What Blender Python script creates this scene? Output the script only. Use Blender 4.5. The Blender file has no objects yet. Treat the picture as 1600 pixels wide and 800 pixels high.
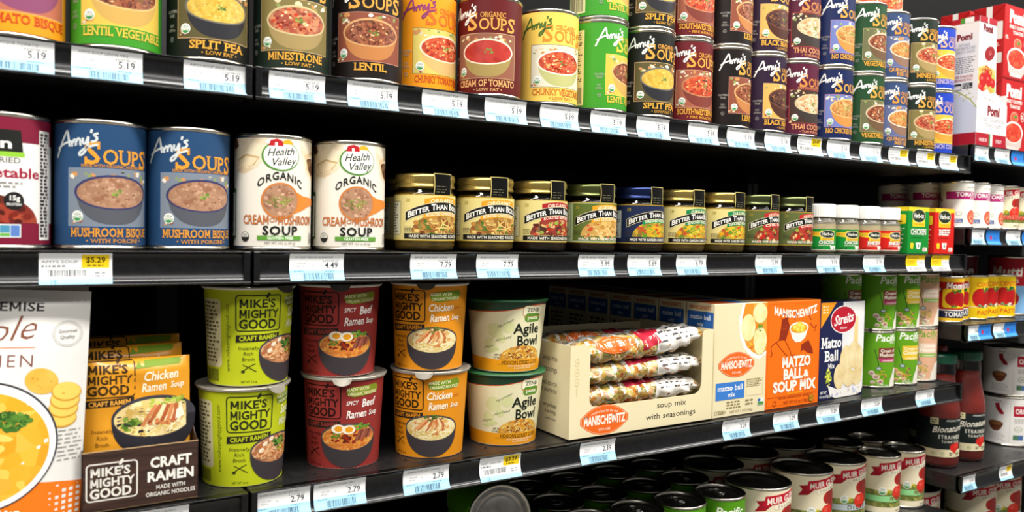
import bpy, bmesh, math, random
from mathutils import Vector, Matrix
from mathutils.geometry import tessellate_polygon
PI = math.pi
scene = bpy.context.scene
COL = scene.collection
Z0 = 1.30                      # eye height; everything below is in metres

# ---------------------------------------------------------------- camera
cam_d = bpy.data.cameras.new('camera')
cam = bpy.data.objects.new('camera', cam_d)
COL.objects.link(cam)
cam_d.sensor_width = 36.0
cam_d.lens = 36.0 * 1239.8 / 1600.0
cam_d.clip_start = 0.02
def set_camera(yaw, pitch, roll):
    fw = Vector((math.sin(yaw) * math.cos(pitch), math.cos(yaw) * math.cos(pitch), math.sin(pitch)))
    rt = Vector((math.cos(yaw), -math.sin(yaw), 0))
    up = rt.cross(fw)
    c, s = math.cos(roll), math.sin(roll)
    r2 = rt * c + up * s
    u2 = up * c - rt * s
    m = Matrix((r2, u2, -fw)).transposed().to_4x4()
    m.translation = Vector((0, 0, Z0))
    cam.matrix_world = m
set_camera(0.560042, -0.0294352, 0.0199052)
cam_d.dof.use_dof = True
cam_d.dof.focus_distance = 0.97
cam_d.dof.aperture_fstop = 7.0
scene.camera = cam

# ---------------------------------------------------------------- light
world = bpy.data.worlds.new('store_air')
scene.world = world
world.use_nodes = True
bg = world.node_tree.nodes['Background']
bg.inputs[0].default_value = (1.0, 0.98, 0.95, 1)
bg.inputs[1].default_value = 0.19
def area(name, loc, sx, sy, watts, rot=(0, 0, 0), col=(1, 0.97, 0.93)):
    d = bpy.data.lights.new(name, 'AREA')
    d.shape = 'RECTANGLE'; d.size = sx; d.size_y = sy; d.energy = watts; d.color = col
    o = bpy.data.objects.new(name, d); COL.objects.link(o)
    o.location = loc; o.rotation_euler = rot
    return o
area('aisle_strip_light', (0.9, 0.0, Z0 + 1.55), 6.5, 0.22, 158, (math.radians(15), 0, 0))
area('far_strip_light', (0.9, -1.0, Z0 + 1.55), 6.5, 0.3, 55, (math.radians(32), 0, 0))
vs = scene.view_settings
vs.view_transform = 'Standard'
vs.look = 'None'
vs.gamma = 1.0
vs.use_curve_mapping = False
vs.exposure = 0.0

# ---------------------------------------------------------------- materials
def lin(h):
    h = h.lstrip('#')
    out = []
    for i in (0, 2, 4):
        c = int(h[i:i + 2], 16) / 255.0
        out.append(c / 12.92 if c <= 0.04045 else ((c + 0.055) / 1.055) ** 2.4)
    return (out[0], out[1], out[2], 1.0)
_M = {}
def M(h, rough=0.46, metal=0.0, coat=0.0, trans=0.0, kind='ink'):
    k = (h, rough, metal, coat, trans)
    if k in _M: return _M[k]
    m = bpy.data.materials.new('%s_%s' % (kind, h.lstrip('#')))
    m.use_nodes = True
    b = m.node_tree.nodes['Principled BSDF']
    b.inputs['Base Color'].default_value = lin(h)
    b.inputs['Roughness'].default_value = rough
    if kind == 'ink' and rough > 0.3: b.inputs['Specular IOR Level'].default_value = 0.2
    b.inputs['Metallic'].default_value = metal
    b.inputs['Coat Weight'].default_value = coat
    b.inputs['Transmission Weight'].default_value = trans
    _M[k] = m
    return m
def food(name, cols, size=3.0, distort=0.6, rough=0.35, stretch=(1, 1, 1)):
    """mottled procedural print: voronoi flecks of the listed colours"""
    if name in _M: return _M[name]
    m = bpy.data.materials.new(name); m.use_nodes = True
    nt = m.node_tree; N = nt.nodes; L = nt.links
    b = N['Principled BSDF']; b.inputs['Roughness'].default_value = rough
    tc = N.new('ShaderNodeTexCoord'); mp = N.new('ShaderNodeMapping')
    mp.inputs['Scale'].default_value = stretch
    no = N.new('ShaderNodeTexNoise'); no.inputs['Scale'].default_value = 500.0 / size
    sc = N.new('ShaderNodeVectorMath'); sc.operation = 'SCALE'; sc.inputs['Scale'].default_value = 0.001 * size * distort
    ad = N.new('ShaderNodeVectorMath'); ad.operation = 'ADD'
    vo = N.new('ShaderNodeTexVoronoi'); vo.inputs['Scale'].default_value = 1000.0 / size
    sp = N.new('ShaderNodeSeparateColor'); cr = N.new('ShaderNodeValToRGB')
    L.new(tc.outputs['Object'], mp.inputs['Vector'])
    L.new(mp.outputs['Vector'], no.inputs['Vector'])
    L.new(no.outputs['Color'], sc.inputs[0])
    L.new(mp.outputs['Vector'], ad.inputs[0]); L.new(sc.outputs[0], ad.inputs[1])
    L.new(ad.outputs[0], vo.inputs['Vector'])
    L.new(vo.outputs['Color'], sp.inputs[0]); L.new(sp.outputs[0], cr.inputs[0])
    L.new(cr.outputs[0], b.inputs['Base Color'])
    e = cr.color_ramp.elements
    while len(e) < len(cols): e.new(0.5)
    for i, c in enumerate(cols):
        e[i].position = 0.08 + 0.84 * i / max(1, len(cols) - 1)
        e[i].color = lin(c)
    _M[name] = m
    return m
def noisy(name, c0, c1, scale, rough, metal=0.0, bump=0.0, stretch=(1, 1, 1), detail=4):
    m = bpy.data.materials.new(name); m.use_nodes = True
    nt = m.node_tree; N = nt.nodes; L = nt.links
    b = N['Principled BSDF']; b.inputs['Roughness'].default_value = rough; b.inputs['Metallic'].default_value = metal
    tc = N.new('ShaderNodeTexCoord'); mp = N.new('ShaderNodeMapping'); mp.inputs['Scale'].default_value = stretch
    no = N.new('ShaderNodeTexNoise'); no.inputs['Scale'].default_value = scale; no.inputs['Detail'].default_value = detail
    cr = N.new('ShaderNodeValToRGB')
    cr.color_ramp.elements[0].color = lin(c0); cr.color_ramp.elements[1].color = lin(c1)
    cr.color_ramp.elements[0].position = 0.35; cr.color_ramp.elements[1].position = 0.65
    L.new(tc.outputs['Object'], mp.inputs['Vector']); L.new(mp.outputs['Vector'], no.inputs['Vector'])
    L.new(no.outputs['Fac'], cr.inputs[0]); L.new(cr.outputs[0], b.inputs['Base Color'])
    if bump:
        bp = N.new('ShaderNodeBump'); bp.inputs['Strength'].default_value = bump; bp.inputs['Distance'].default_value = 0.002
        L.new(no.outputs['Fac'], bp.inputs['Height']); L.new(bp.outputs[0], b.inputs['Normal'])
    return m
TIN = noisy('tinplate', '#b9b4a8', '#cfcabd', 60, 0.24, 1.0)
DARKTIN = noisy('tinplate_lid', '#8d8b87', '#a5a29c', 60, 0.3, 1.0)
GOLD = noisy('gold_lacquer_tin', '#a58f4c', '#c4ae66', 40, 0.3, 0.85)
BLACKSTEEL = noisy('black_powder_coat', '#181818', '#202020', 90, 0.36, 0.0, 0.03)
CHANNEL = noisy('black_extruded_plastic', '#0d0d0e', '#141415', 200, 0.2, 0.0)
BACKBOARD = noisy('black_back_board', '#080808', '#0c0c0c', 30, 0.75)
BACKBOARD.node_tree.nodes['Principled BSDF'].inputs['Specular IOR Level'].default_value = 0.2
WHITECAP = M('#eceae4', 0.4)

# ---------------------------------------------------------------- geometry accumulator
class Geo:
    def __init__(s): s.v = []; s.f = []; s.m = []; s.sm = []; s.n = {}
    def add(s, vs, fs, mat, smooth=False, normals=None):
        o = len(s.v); s.v.extend([tuple(v) for v in vs])
        for i, f in enumerate(fs):
            s.f.append([o + j for j in f])
            s.m.append(mat[i] if isinstance(mat, list) else mat); s.sm.append(smooth)
        if normals:
            for i, n in enumerate(normals): s.n[o + i] = n
        return s
    def box(s, x0, x1, y0, y1, z0, z1, mat, bev=0.0, seg=2):
        b = bmesh.new(); bmesh.ops.create_cube(b, size=1)
        for v in b.verts:
            v.co = Vector((x0 if v.co.x < 0 else x1, y0 if v.co.y < 0 else y1, z0 if v.co.z < 0 else z1))
        if bev: bmesh.ops.bevel(b, geom=b.edges[:], offset=bev, segments=seg, affect='EDGES', profile=0.5)
        b.verts.index_update()
        s.add([v.co[:] for v in b.verts], [[v.index for v in f.verts] for f in b.faces], mat, False)
        b.free(); return s
    def lathe(s, chains, mat, n=48, c=(0, 0, 0), wob=None):
        for ch in chains:
            mm = mat
            if isinstance(ch, tuple): ch, mm = ch
            vs = []; fs = []
            for r, z in ch:
                for k in range(n):
                    a = 2 * PI * k / n
                    rr = r * (wob(a, z) if wob else 1)
                    vs.append((c[0] + rr * math.sin(a), c[1] - rr * math.cos(a), c[2] + z))
            for i in range(len(ch) - 1):
                for k in range(n):
                    k2 = (k + 1) % n
                    fs.append([i * n + k, i * n + k2, (i + 1) * n + k2, (i + 1) * n + k])
            s.add(vs, fs, mm, True)
        return s
    def tube(s, pts, r, mat, n=8, caps=True):
        pts = [Vector(p) for p in pts]; vs = []; fs = []
        for i, p in enumerate(pts):
            t = (pts[min(i + 1, len(pts) - 1)] - pts[max(i - 1, 0)]).normalized()
            a = Vector((0, 0, 1)) if abs(t.z) < 0.9 else Vector((1, 0, 0))
            x = t.cross(a).normalized(); y = t.cross(x)
            rr = r[i] if isinstance(r, (list, tuple)) else r
            for k in range(n):
                q = p + (x * math.cos(2 * PI * k / n) + y * math.sin(2 * PI * k / n)) * rr
                vs.append(q[:])
        for i in range(len(pts) - 1):
            for k in range(n):
                k2 = (k + 1) % n
                fs.append([i * n + k, i * n + k2, (i + 1) * n + k2, (i + 1) * n + k])
        if caps: fs += [list(range(n))[::-1], [(len(pts) - 1) * n + k for k in range(n)]]
        return s.add(vs, fs, mat, True)
    def extrude_x(s, prof, x0, x1, mat, smooth=False, caps=True):
        n = len(prof)
        vs = [(x0, y, z) for y, z in prof] + [(x1, y, z) for y, z in prof]
        fs = [[i, (i + 1) % n, n + (i + 1) % n, n + i] for i in range(n)]
        s.add(vs, fs, mat, smooth)
        if caps:
            tri = tessellate_polygon([[Vector((y, z, 0)) for y, z in prof]])
            s.add(vs[:n], [list(t) for t in tri], mat); s.add(vs[n:], [list(t)[::-1] for t in tri], mat)
        return s
    def mesh(s, name, clean=True):
        me = bpy.data.meshes.new(name)
        me.from_pydata(s.v, [], s.f)
        mats = []
        for m in s.m:
            if m not in mats: mats.append(m)
        for m in mats: me.materials.append(m)
        ix = {m: i for i, m in enumerate(mats)}
        me.polygons.foreach_set('material_index', [ix[m] for m in s.m])
        me.polygons.foreach_set('use_smooth', s.sm)
        me.update()
        if s.n:
            nl = [None] * len(me.loops)
            for p in me.polygons:
                for li in p.loop_indices:
                    vi = me.loops[li].vertex_index
                    if vi in s.n: nl[li] = s.n[vi]
                    elif p.use_smooth: nl[li] = me.vertices[vi].normal[:]
                    else: nl[li] = p.normal[:]
            me.normals_split_custom_set(nl)
        return me

# ---------------------------------------------------------------- printed artwork, laid out flat in millimetres
_G = {}
_font_curve = bpy.data.curves.new('type', 'FONT')
_font_obj = bpy.data.objects.new('type', _font_curve)
CAPH = 0.682
def _raw(ch, bold):
    _font_curve.body = ch; _font_curve.offset = bold; _font_curve.resolution_u = 2
    me = bpy.data.meshes.new_from_object(_font_obj)
    vs = [v.co[:2] for v in me.vertices]; fs = [list(p.vertices) for p in me.polygons]
    bpy.data.meshes.remove(me)
    return vs, fs
def _width(t):
    vs, _ = _raw(t, 0.0)
    xs = [v[0] for v in vs]
    return max(xs) - min(xs)
def glyph(ch, bold):
    k = (ch, bold)
    if k in _G: return _G[k]
    if ch == ' ': _G[k] = ([], [], 0.30); return _G[k]
    if ('adv', ch) not in _G: _G[('adv', ch)] = _width('H' + ch + 'H') - _width('HH')
    if ch in 'MW' and bold > 0.004:
        # the built-in letter closes up when emboldened, so it is drawn from bars
        w0 = 0.085 + bold * 2.2; q = w0 * 0.62; H_ = CAPH + bold; L = 0.10 - bold
        R_ = _G[('adv', ch)] - 0.10 + bold if ch == 'M' else _G[('adv', ch)] - 0.02 + bold
        if ch == 'M':
            c = (L + R_) / 2; y0 = 0.16
            P = [[(L, -bold), (L + w0, -bold), (L + w0, H_), (L, H_)], [(R_ - w0, -bold), (R_, -bold), (R_, H_), (R_ - w0, H_)],
                 [(L, H_), (c - q, y0), (c + q * .1, y0), (c + q * .1, y0 + .12), (L + w0 * 1.15, H_)], [(R_, H_), (R_ - w0 * 1.15, H_), (c - q * .1, y0 + .12), (c - q * .1, y0), (c + q, y0)]]
        else:
            L = 0.02 - bold; d = (R_ - L) / 4; P = []
            for i in range(4):
                a, b_ = (L + w0 / 2 + i * (R_ - L - w0) / 4, L + w0 / 2 + (i + 1) * (R_ - L - w0) / 4)
                if i % 2: a, b_ = b_, a
                P.append([(b_ - w0 / 2, -bold), (b_ + w0 / 2, -bold), (a + w0 / 2, H_), (a - w0 / 2, H_)])
        vs = []; fs = []
        for p in P: fs.append([len(vs) + i for i in range(len(p))]); vs += p
        _G[k] = (vs, fs, _G[('adv', ch)]); return _G[k]
    vs, fs = _raw(ch, bold)
    _G[k] = (vs, fs, _G[('adv', ch)])
    return _G[k]
SERIF = {'A': [(.06, 0), (.94, 0)], 'B': [(.1, 0), (.1, 1)], 'C': [(.92, .86, 1)], 'D': [(.1, 0), (.1, 1)], 'E': [(.1, 0), (.1, 1), (.97, .05, 1), (.97, .95, 1)],
         'F': [(.14, 0), (.1, 1), (.97, .93, 1)], 'G': [(.9, .86, 1)], 'H': [(.1, 0), (.1, 1), (.9, 0), (.9, 1)], 'I': [(.5, 0), (.5, 1)], 'J': [(.7, 1)],
         'K': [(.1, 0), (.1, 1), (.9, 0), (.85, 1)], 'L': [(.14, 0), (.14, 1), (.97, .07, 1)], 'M': [(.08, 0), (.08, 1), (.92, 0), (.92, 1)],
         'N': [(.1, 0), (.1, 1), (.9, 1), (.9, 0)], 'P': [(.14, 0), (.1, 1)], 'Q': [], 'R': [(.1, 0), (.1, 1), (.92, 0)], 'S': [(.9, .85, 1), (.08, .14, 1)],
         'T': [(.5, 0), (.03, .93, 1), (.97, .93, 1)], 'U': [(.1, 1), (.9, 1)], 'V': [(.06, 1), (.94, 1)], 'W': [(.05, 1), (.95, 1)], 'X': [(.08, 0), (.92, 0), (.08, 1), (.92, 1)],
         'Y': [(.5, 0), (.06, 1), (.94, 1)], 'Z': [(.97, .07, 1), (.03, .93, 1)]}
def smooth_line(pts, k=5):
    if len(pts) < 3: return pts
    out = []
    P = [pts[0]] + list(pts) + [pts[-1]]
    for i in range(1, len(P) - 2):
        p0, p1, p2, p3 = P[i - 1], P[i], P[i + 1], P[i + 2]
        for j in range(k):
            t = j / k
            out.append(tuple(0.5 * ((2 * p1[d]) + (-p0[d] + p2[d]) * t + (2 * p0[d] - 5 * p1[d] + 4 * p2[d] - p3[d]) * t * t
                                    + (-p0[d] + 3 * p1[d] - 3 * p2[d] + p3[d]) * t ** 3) for d in (0, 1)))
    out.append(pts[-1])
    return out
class Art:
    """flat print in mm: (u right, v up); every call sits a hair above the one before"""
    def __init__(s, seed=1, step=0.016):
        s.v = []; s.f = []; s.m = []; s.z = 0.0; s.step = step; s.r = random.Random(seed)
    def up(s): s.z += s.step
    def mat(s, c): return c if not isinstance(c, str) else M(c)
    def raw(s, vs, fs, mat, dz=0.0):
        o = len(s.v); s.v.extend([(a, b, s.z + dz) for a, b in vs])
        for f in fs: s.f.append([o + i for i in f]); s.m.append(mat)
    def poly(s, pts, c, up=True, dz=0.0):
        if up: s.up()
        if len(pts) <= 4: fs = [list(range(len(pts)))]
        else: fs = [list(t) for t in tessellate_polygon([[Vector((a, b, 0)) for a, b in pts]])]
        s.raw(pts, fs, s.mat(c), dz); return s
    def rect(s, u0, v0, u1, v1, c, up=True): return s.poly([(u0, v0), (u1, v0), (u1, v1), (u0, v1)], c, up)
    def grid(s, u0, v0, u1, v1, c, nv=1):
        s.up()
        for i in range(nv):
            a = v0 + (v1 - v0) * i / nv; b = v0 + (v1 - v0) * (i + 1) / nv
            s.raw([(u0, a), (u1, a), (u1, b), (u0, b)], [[0, 1, 2, 3]], s.mat(c))
        return s
    def ell(s, cu, cv, ru, rv, c, n=28, a0=0, a1=360, rot=0, up=True, dz=0.0):
        pts = []
        full = abs(a1 - a0) >= 360
        for i in range(n if full else n + 1):
            a = math.radians(a0 + (a1 - a0) * i / n)
            x, y = ru * math.cos(a), rv * math.sin(a)
            cr, sr = math.cos(math.radians(rot)), math.sin(math.radians(rot))
            pts.append((cu + x * cr - y * sr, cv + x * sr + y * cr))
        return s.poly(pts, c, up, dz)
    def ring(s, cu, cv, ru, rv, w, c, n=32):
        s.up(); vs = []
        for i in range(n):
            a = 2 * PI * i / n
            vs.append((cu + ru * math.cos(a), cv + rv * math.sin(a))); vs.append((cu + (ru - w) * math.cos(a), cv + (rv - w) * math.sin(a)))
        s.raw(vs, [[2 * i, 2 * ((i + 1) % n), 2 * ((i + 1) % n) + 1, 2 * i + 1] for i in range(n)], s.mat(c)); return s
    def stroke(s, pts, w, c, k=5, up=True, taper=False, dz=0.0):
        if up: s.up()
        P = smooth_line(pts, k); n = len(P); vs = []
        for i, p in enumerate(P):
            a = P[max(0, i - 1)]; b = P[min(n - 1, i + 1)]
            dx, dy = b[0] - a[0], b[1] - a[1]; L = math.hypot(dx, dy) or 1
            ww = w / 2 * ((0.35 + 0.65 * math.sin(PI * (i + 0.5) / n)) if taper else 1)
            vs += [(p[0] - dy / L * ww, p[1] + dx / L * ww), (p[0] + dy / L * ww, p[1] - dx / L * ww)]
        s.raw(vs, [[2 * i, 2 * i + 1, 2 * i + 3, 2 * i + 2] for i in range(n - 1)], s.mat(c), dz); return s
    def frame(s, u0, v0, u1, v1, w, c, r=3):
        pts = []
        for cx, cy, a0 in ((u1 - r, v1 - r, 0), (u0 + r, v1 - r, 90), (u0 + r, v0 + r, 180), (u1 - r, v0 + r, 270)):
            for i in range(5):
                a = math.radians(a0 + 90 * i / 4); pts.append((cx + r * math.cos(a), cy + r * math.sin(a)))
        pts.append(pts[0]); return s.stroke(pts, w, c, 1)
    def rrect(s, u0, v0, u1, v1, c, r=2):
        pts = []
        for cx, cy, a0 in ((u1 - r, v1 - r, 0), (u0 + r, v1 - r, 90), (u0 + r, v0 + r, 180), (u1 - r, v0 + r, 270)):
            for i in range(5):
                a = math.radians(a0 + 90 * i / 4); pts.append((cx + r * math.cos(a), cy + r * math.sin(a)))
        return s.poly(pts, c)
    def text(s, t, u, v, h, c, w=None, al='c', b=0.02, sh=0.0, serif=False, arc=0.0, slope=0.0, small=0.0, rot=False, sp=0.0, xs=1.0, out=None):
        """cap height h; arc>0 bows upward; small = small-caps factor; out = (colour, extra) outline"""
        if out:
            s.text(t, u, v, h, out[0], w, al, b + out[1] * 1.4, sh, serif, arc, slope, small, rot, sp, xs)
        b = b * 0.6; s.up(); mat = s.mat(c)
        items = []; x = 0.0
        for ch in t:
            k = 1.0; g = ch
            if small and ch.islower(): g = ch.upper(); k = small
            gv, gf, adv = glyph(g, b)
            items.append((x, k, g, gv, gf)); x += (adv + sp) * k
        tot = max(1e-6, x - sp); q = h / CAPH
        kx = (w / (tot * q)) if w else xs
        W = tot * q * kx
        off = {'c': -W / 2, 'l': 0, 'r': -W}[al]
        mid = off + W / 2; hw = max(W / 2, 1e-6)
        def place(px, py):
            xx = off + px * q * kx + py * q * sh
            rel = (xx - mid) / hw
            yy = py * q + slope * xx - arc * rel * rel
            return (u - yy, v + xx) if rot else (u + xx, v + yy)
        for x, k, g, gv, gf in items:
            if not gv: continue
            s.raw([place(x + a * k, bb * k) for a, bb in gv], gf, mat)
            if serif and g in SERIF:
                xs_ = [p[0] for p in gv]; x0, x1 = min(xs_), max(xs_)
                for e in SERIF[g]:
                    sx = x + (x0 + (x1 - x0) * e[0]) * k; sy = CAPH * e[1] * k
                    if len(e) == 3: a, bb = 0.035 * k, 0.12 * k
                    else: a, bb = 0.14 * k, 0.03 * k
                    if len(e) == 2: sy += (0.02 if e[1] == 0 else -0.02) * k
                    s.raw([place(sx - a, sy - bb), place(sx + a, sy - bb), place(sx + a, sy + bb), place(sx - a, sy + bb)], [[0, 1, 2, 3]], mat, 0.002)
        return s
    def script(s, strokes, u, v, w, h, width, c, slope=0.0):
        s.up()
        for i, st in enumerate(strokes):
            s.stroke([(u + a * w, v + b * h + slope * a * w) for a, b in st], width, c, 5, False, dz=0.001 * i)
        return s
    def blobs(s, cu, cv, ru, rv, n, size, cols, asp=1.0, box=False):
        s.up()
        for i in range(n):
            if box: x, y = cu + s.r.uniform(-ru, ru), cv + s.r.uniform(-rv, rv)
            else:
                a = s.r.uniform(0, 2 * PI); q = math.sqrt(s.r.random()) * 0.93
                x, y = cu + ru * q * math.cos(a), cv + rv * q * math.sin(a)
            z = s.r.uniform(*size); ph = s.r.uniform(0, PI); e = s.r.uniform(0.45, 1) * asp
            pts = []
            for k in range(7):
                a = 2 * PI * k / 7; rr = z * s.r.uniform(0.75, 1.1)
                px, py = rr * math.cos(a), rr * e * math.sin(a)
                pts.append((x + px * math.cos(ph) - py * math.sin(ph), y + (px * math.sin(ph) + py * math.cos(ph)) * 0.75))
            s.raw(pts, [list(range(7))], s.mat(s.r.choice(cols)), 0.0012 * (i % 12))
        s.up(); return s
    def noodles(s, cu, cv, ru, rv, n, ln, wd, cols):
        s.up()
        for i in range(n):
            a = s.r.uniform(0, 2 * PI); q = math.sqrt(s.r.random()) * 0.8
            x, y = cu + ru * q * math.cos(a), cv + rv * q * math.sin(a)
            th = s.r.uniform(0, 2 * PI); pts = []
            for k in range(4):
                pts.append((x, y)); th += s.r.uniform(-0.9, 0.9)
                nx, ny = x + math.cos(th) * ln / 3, y + math.sin(th) * ln / 3 * 0.7
                if ((nx - cu) / ru) ** 2 + ((ny - cv) / rv) ** 2 > 0.95: th += PI / 2; continue
                x, y = nx, ny
            if len(set(pts)) > 2: s.stroke(pts, wd, s.r.choice(cols), 3, False, dz=0.0012 * (i % 12))
        s.up(); return s
    def lines(s, u0, u1, v0, v1, n, c, fill=0.55):
        """rows of tiny unreadable type"""
        s.up(); d = (v1 - v0) / n
        for i in range(n):
            y = v1 - d * (i + 0.5); x = u0
            end = u1 - s.r.uniform(0, 0.3) * (u1 - u0)
            while x < end:
                l = min(s.r.uniform(1.0, 3.2) * max(d, 0.8) * 0.6, end - x)
                s.raw([(x, y - d * fill / 2), (x + l, y - d * fill / 2), (x + l, y + d * fill / 2), (x, y + d * fill / 2)], [[0, 1, 2, 3]], s.mat(c))
                x += l + 0.5 * d
        return s
    def bars(s, u0, u1, v0, v1, c):
        s.up(); x = u0
        while x < u1:
            l = s.r.choice((0.35, 0.35, 0.7, 1.0)) * (u1 - u0) / 34
            s.raw([(x, v0), (min(x + l, u1), v0), (min(x + l, u1), v1), (x, v1)], [[0, 1, 2, 3]], s.mat(c)); x += l + s.r.choice((0.4, 0.5, 0.9)) * (u1 - u0) / 34
        return s
    def seal(s, u, v, r, c='#3f8f4a', rim='#f2f2ea'):
        s.ell(u, v, r, r, rim, 20); s.ell(u, v, r * .86, r * .86, c, 12, 185, 355)
        s.text('USDA', u, v + r * .12, r * .48, '#5a7a55', w=r * 1.25, b=.03)
        s.stroke([(u - r * .8, v - r * .35), (u, v - r * .2), (u + r * .8, v - r * .38)], r * .12, rim); return s
    def bowl(s, cu, cv, w, h, soup, body, rim, tilt=0.30, bits=None, bn=40, bs=(0.8, 2.2), deep=None):
        """bowl seen from above the rim; cv = height of the rim centre"""
        ru, rv = w / 2, w / 2 * tilt * 2; deep = deep or h
        pts = [(cu + ru * math.cos(math.radians(a)), cv) for a in (180,)]
        for i in range(17):
            t = i / 16; x = -1 + 2 * t
            y = -(1 - abs(x) ** 2.6) ** 0.62
            pts.append((cu + ru * x * 0.985, cv + deep * y))
        s.poly(pts + [(cu + ru, cv)], body)
        s.ell(cu, cv, ru, rv, rim); s.ell(cu, cv - rv * .02, ru * .93, rv * .88, soup)
        if bits: s.blobs(cu, cv - rv * .02, ru * .86, rv * .78, bn, bs, bits)
        return s
    # --- to geometry
    def cut(s, us=(), vs_=()):
        b = bmesh.new(); lay = b.faces.layers.int.new('m')
        mats = []; ix = {}
        bv = [b.verts.new(p) for p in s.v]
        for f, m in zip(s.f, s.m):
            if m not in ix: ix[m] = len(mats); mats.append(m)
            try: bf = b.faces.new([bv[i] for i in f]); bf[lay] = ix[m]
            except ValueError: pass
        for axis, L in ((0, us), (1, vs_)):
            for c in L:
                co = [0, 0, 0]; co[axis] = c; no = [0, 0, 0]; no[axis] = 1
                sel = [f for f in b.faces if min(v.co[axis] for v in f.verts) < c - 1e-5 and max(v.co[axis] for v in f.verts) > c + 1e-5]
                if not sel: continue
                ge = list({e for f in sel for e in f.edges}) + list({v for f in sel for v in f.verts}) + sel
                bmesh.ops.bisect_plane(b, geom=ge, plane_co=co, plane_no=no, dist=1e-6)
        b.verts.index_update()
        out = ([v.co[:] for v in b.verts], [[v.index for v in f.verts] for f in b.faces], [mats[f[lay]] for f in b.faces])
        b.free(); return out
    def emit(s, geo, mapf, us=(), vs_=(), smooth=False):
        P, F, MT = s.cut(us, vs_)
        for f in F:                       # every print faces outward
            ar = sum(P[f[i]][0] * P[f[(i + 1) % len(f)]][1] - P[f[(i + 1) % len(f)]][0] * P[f[i]][1] for i in range(len(f)))
            if ar < 0: f.reverse()
        pn = [mapf(*p) for p in P]
        geo.add([a for a, n in pn], F, MT, smooth, [n for a, n in pn] if smooth else None)
        return geo
SEG = 6.0
def cylmap(Rref, H, Rf=None):
    """wrap round an upright cylinder or cone whose printed front faces -Y; mm in, metres out"""
    seg = math.radians(SEG)
    Rf = Rf or (lambda v: Rref)
    def f(u, v, l):
        a = u / Rref; k = math.floor(a / seg + 1e-6); t = a / seg - k
        R = Rf(v) + l
        a0, a1 = k * seg, (k + 1) * seg
        x = R * (math.sin(a0) * (1 - t) + math.sin(a1) * t); y = -R * (math.cos(a0) * (1 - t) + math.cos(a1) * t)
        sl = (Rf(v + .5) - Rf(v - .5))
        n = Vector((math.sin(a), -math.cos(a), -sl)).normalized()
        return (x / 1000, y / 1000, v / 1000), n[:]
    return f
def cyl_cuts(Rref):
    return [math.radians(SEG * k) * Rref for k in range(-29, 30)]
def wrap_mesh(name, art, R, H, Rf=None, vs_=()):
    g = Geo(); art.emit(g, cylmap(R, H, Rf), cyl_cuts(R), vs_, True)
    return g.mesh(name)
def facemap(O, U, V):
    O, U, V = Vector(O), Vector(U).normalized(), Vector(V).normalized(); N = U.cross(V)
    def f(u, v, l):
        return tuple(O + U * u / 1000 + V * v / 1000 + N * (l + 0.05) / 1000), N[:]
    return f

# ---------------------------------------------------------------- objects
def tag(o, label, cat, group=None, kind=None):
    if label: o['label'] = label
    if cat: o['category'] = cat
    if group: o['group'] = group
    if kind: o['kind'] = kind
    return o
def thing(name, label, cat, loc=(0, 0, 0), rz=0.0, group=None):
    o = bpy.data.objects.new(name, None); COL.objects.link(o)
    o.empty_display_size = 0.02
    o.location = loc; o.rotation_euler = (0, 0, rz)
    return tag(o, label, cat, group)
def obj(name, me, parent=None, loc=None, rot=None):
    if isinstance(me, Geo): me = me.mesh(name)
    o = bpy.data.objects.new(name, me); COL.objects.link(o)
    if parent: o.parent = parent
    if loc: o.location = loc
    if rot: o.rotation_euler = rot
    return o
def dup(root, label, loc, rz, group=None):
    r = root.copy(); COL.objects.link(r)
    r.location = loc; r.rotation_euler = (0, 0, rz); r['label'] = label
    if group: r['group'] = group
    for ch in list(root.children):
        c = ch.copy(); COL.objects.link(c); c.parent = r
        for g in list(ch.children):
            d = g.copy(); COL.objects.link(d); d.parent = c
    return r
def turn(x, y, s):
    """yaw that shows the print's middle a fraction s right of the can's middle when seen from the aisle end"""
    return -math.atan2(x, y) + math.asin(s)
# ---------------------------------------------------------------- setting: floor and shelving
LIP = 0.7594
def zz(z): return Z0 + z
g = Geo(); g.box(-3.5, 5.5, -3.2, 1.6, -0.05, 0.0, noisy('polished_floor', '#8b8780', '#97938b', 6, 0.3))
fl = obj('floor', g); fl['kind'] = 'structure'
g = Geo(); g.box(-3.5, 5.5, 1.262, 1.32, 0.0, 3.0, noisy('grey_wall_paint', '#3a3a3a', '#434343', 8, 0.7))
wl = obj('wall_back', g); wl['kind'] = 'structure'
PROF = [(.0016, -.0020), (.0030, -.0060), (.0037, -.0110), (.0036, -.0160), (.0026, -.0210), (.0009, -.0250), (-.0010, -.0282)]
def channel_profile():
    p = [(.0088, -.0002), (.0015, -.0002), (-.0002, -.0005), (-.0006, -.0010), (.0005, -.0018)] + PROF
    p += [(-.0022, -.0286), (-.0026, -.0296), (-.0018, -.0306), (.0030, -.0312), (.0060, -.0290), (.0088, -.0250), (.0088, -.0120)]
    return p
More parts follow.
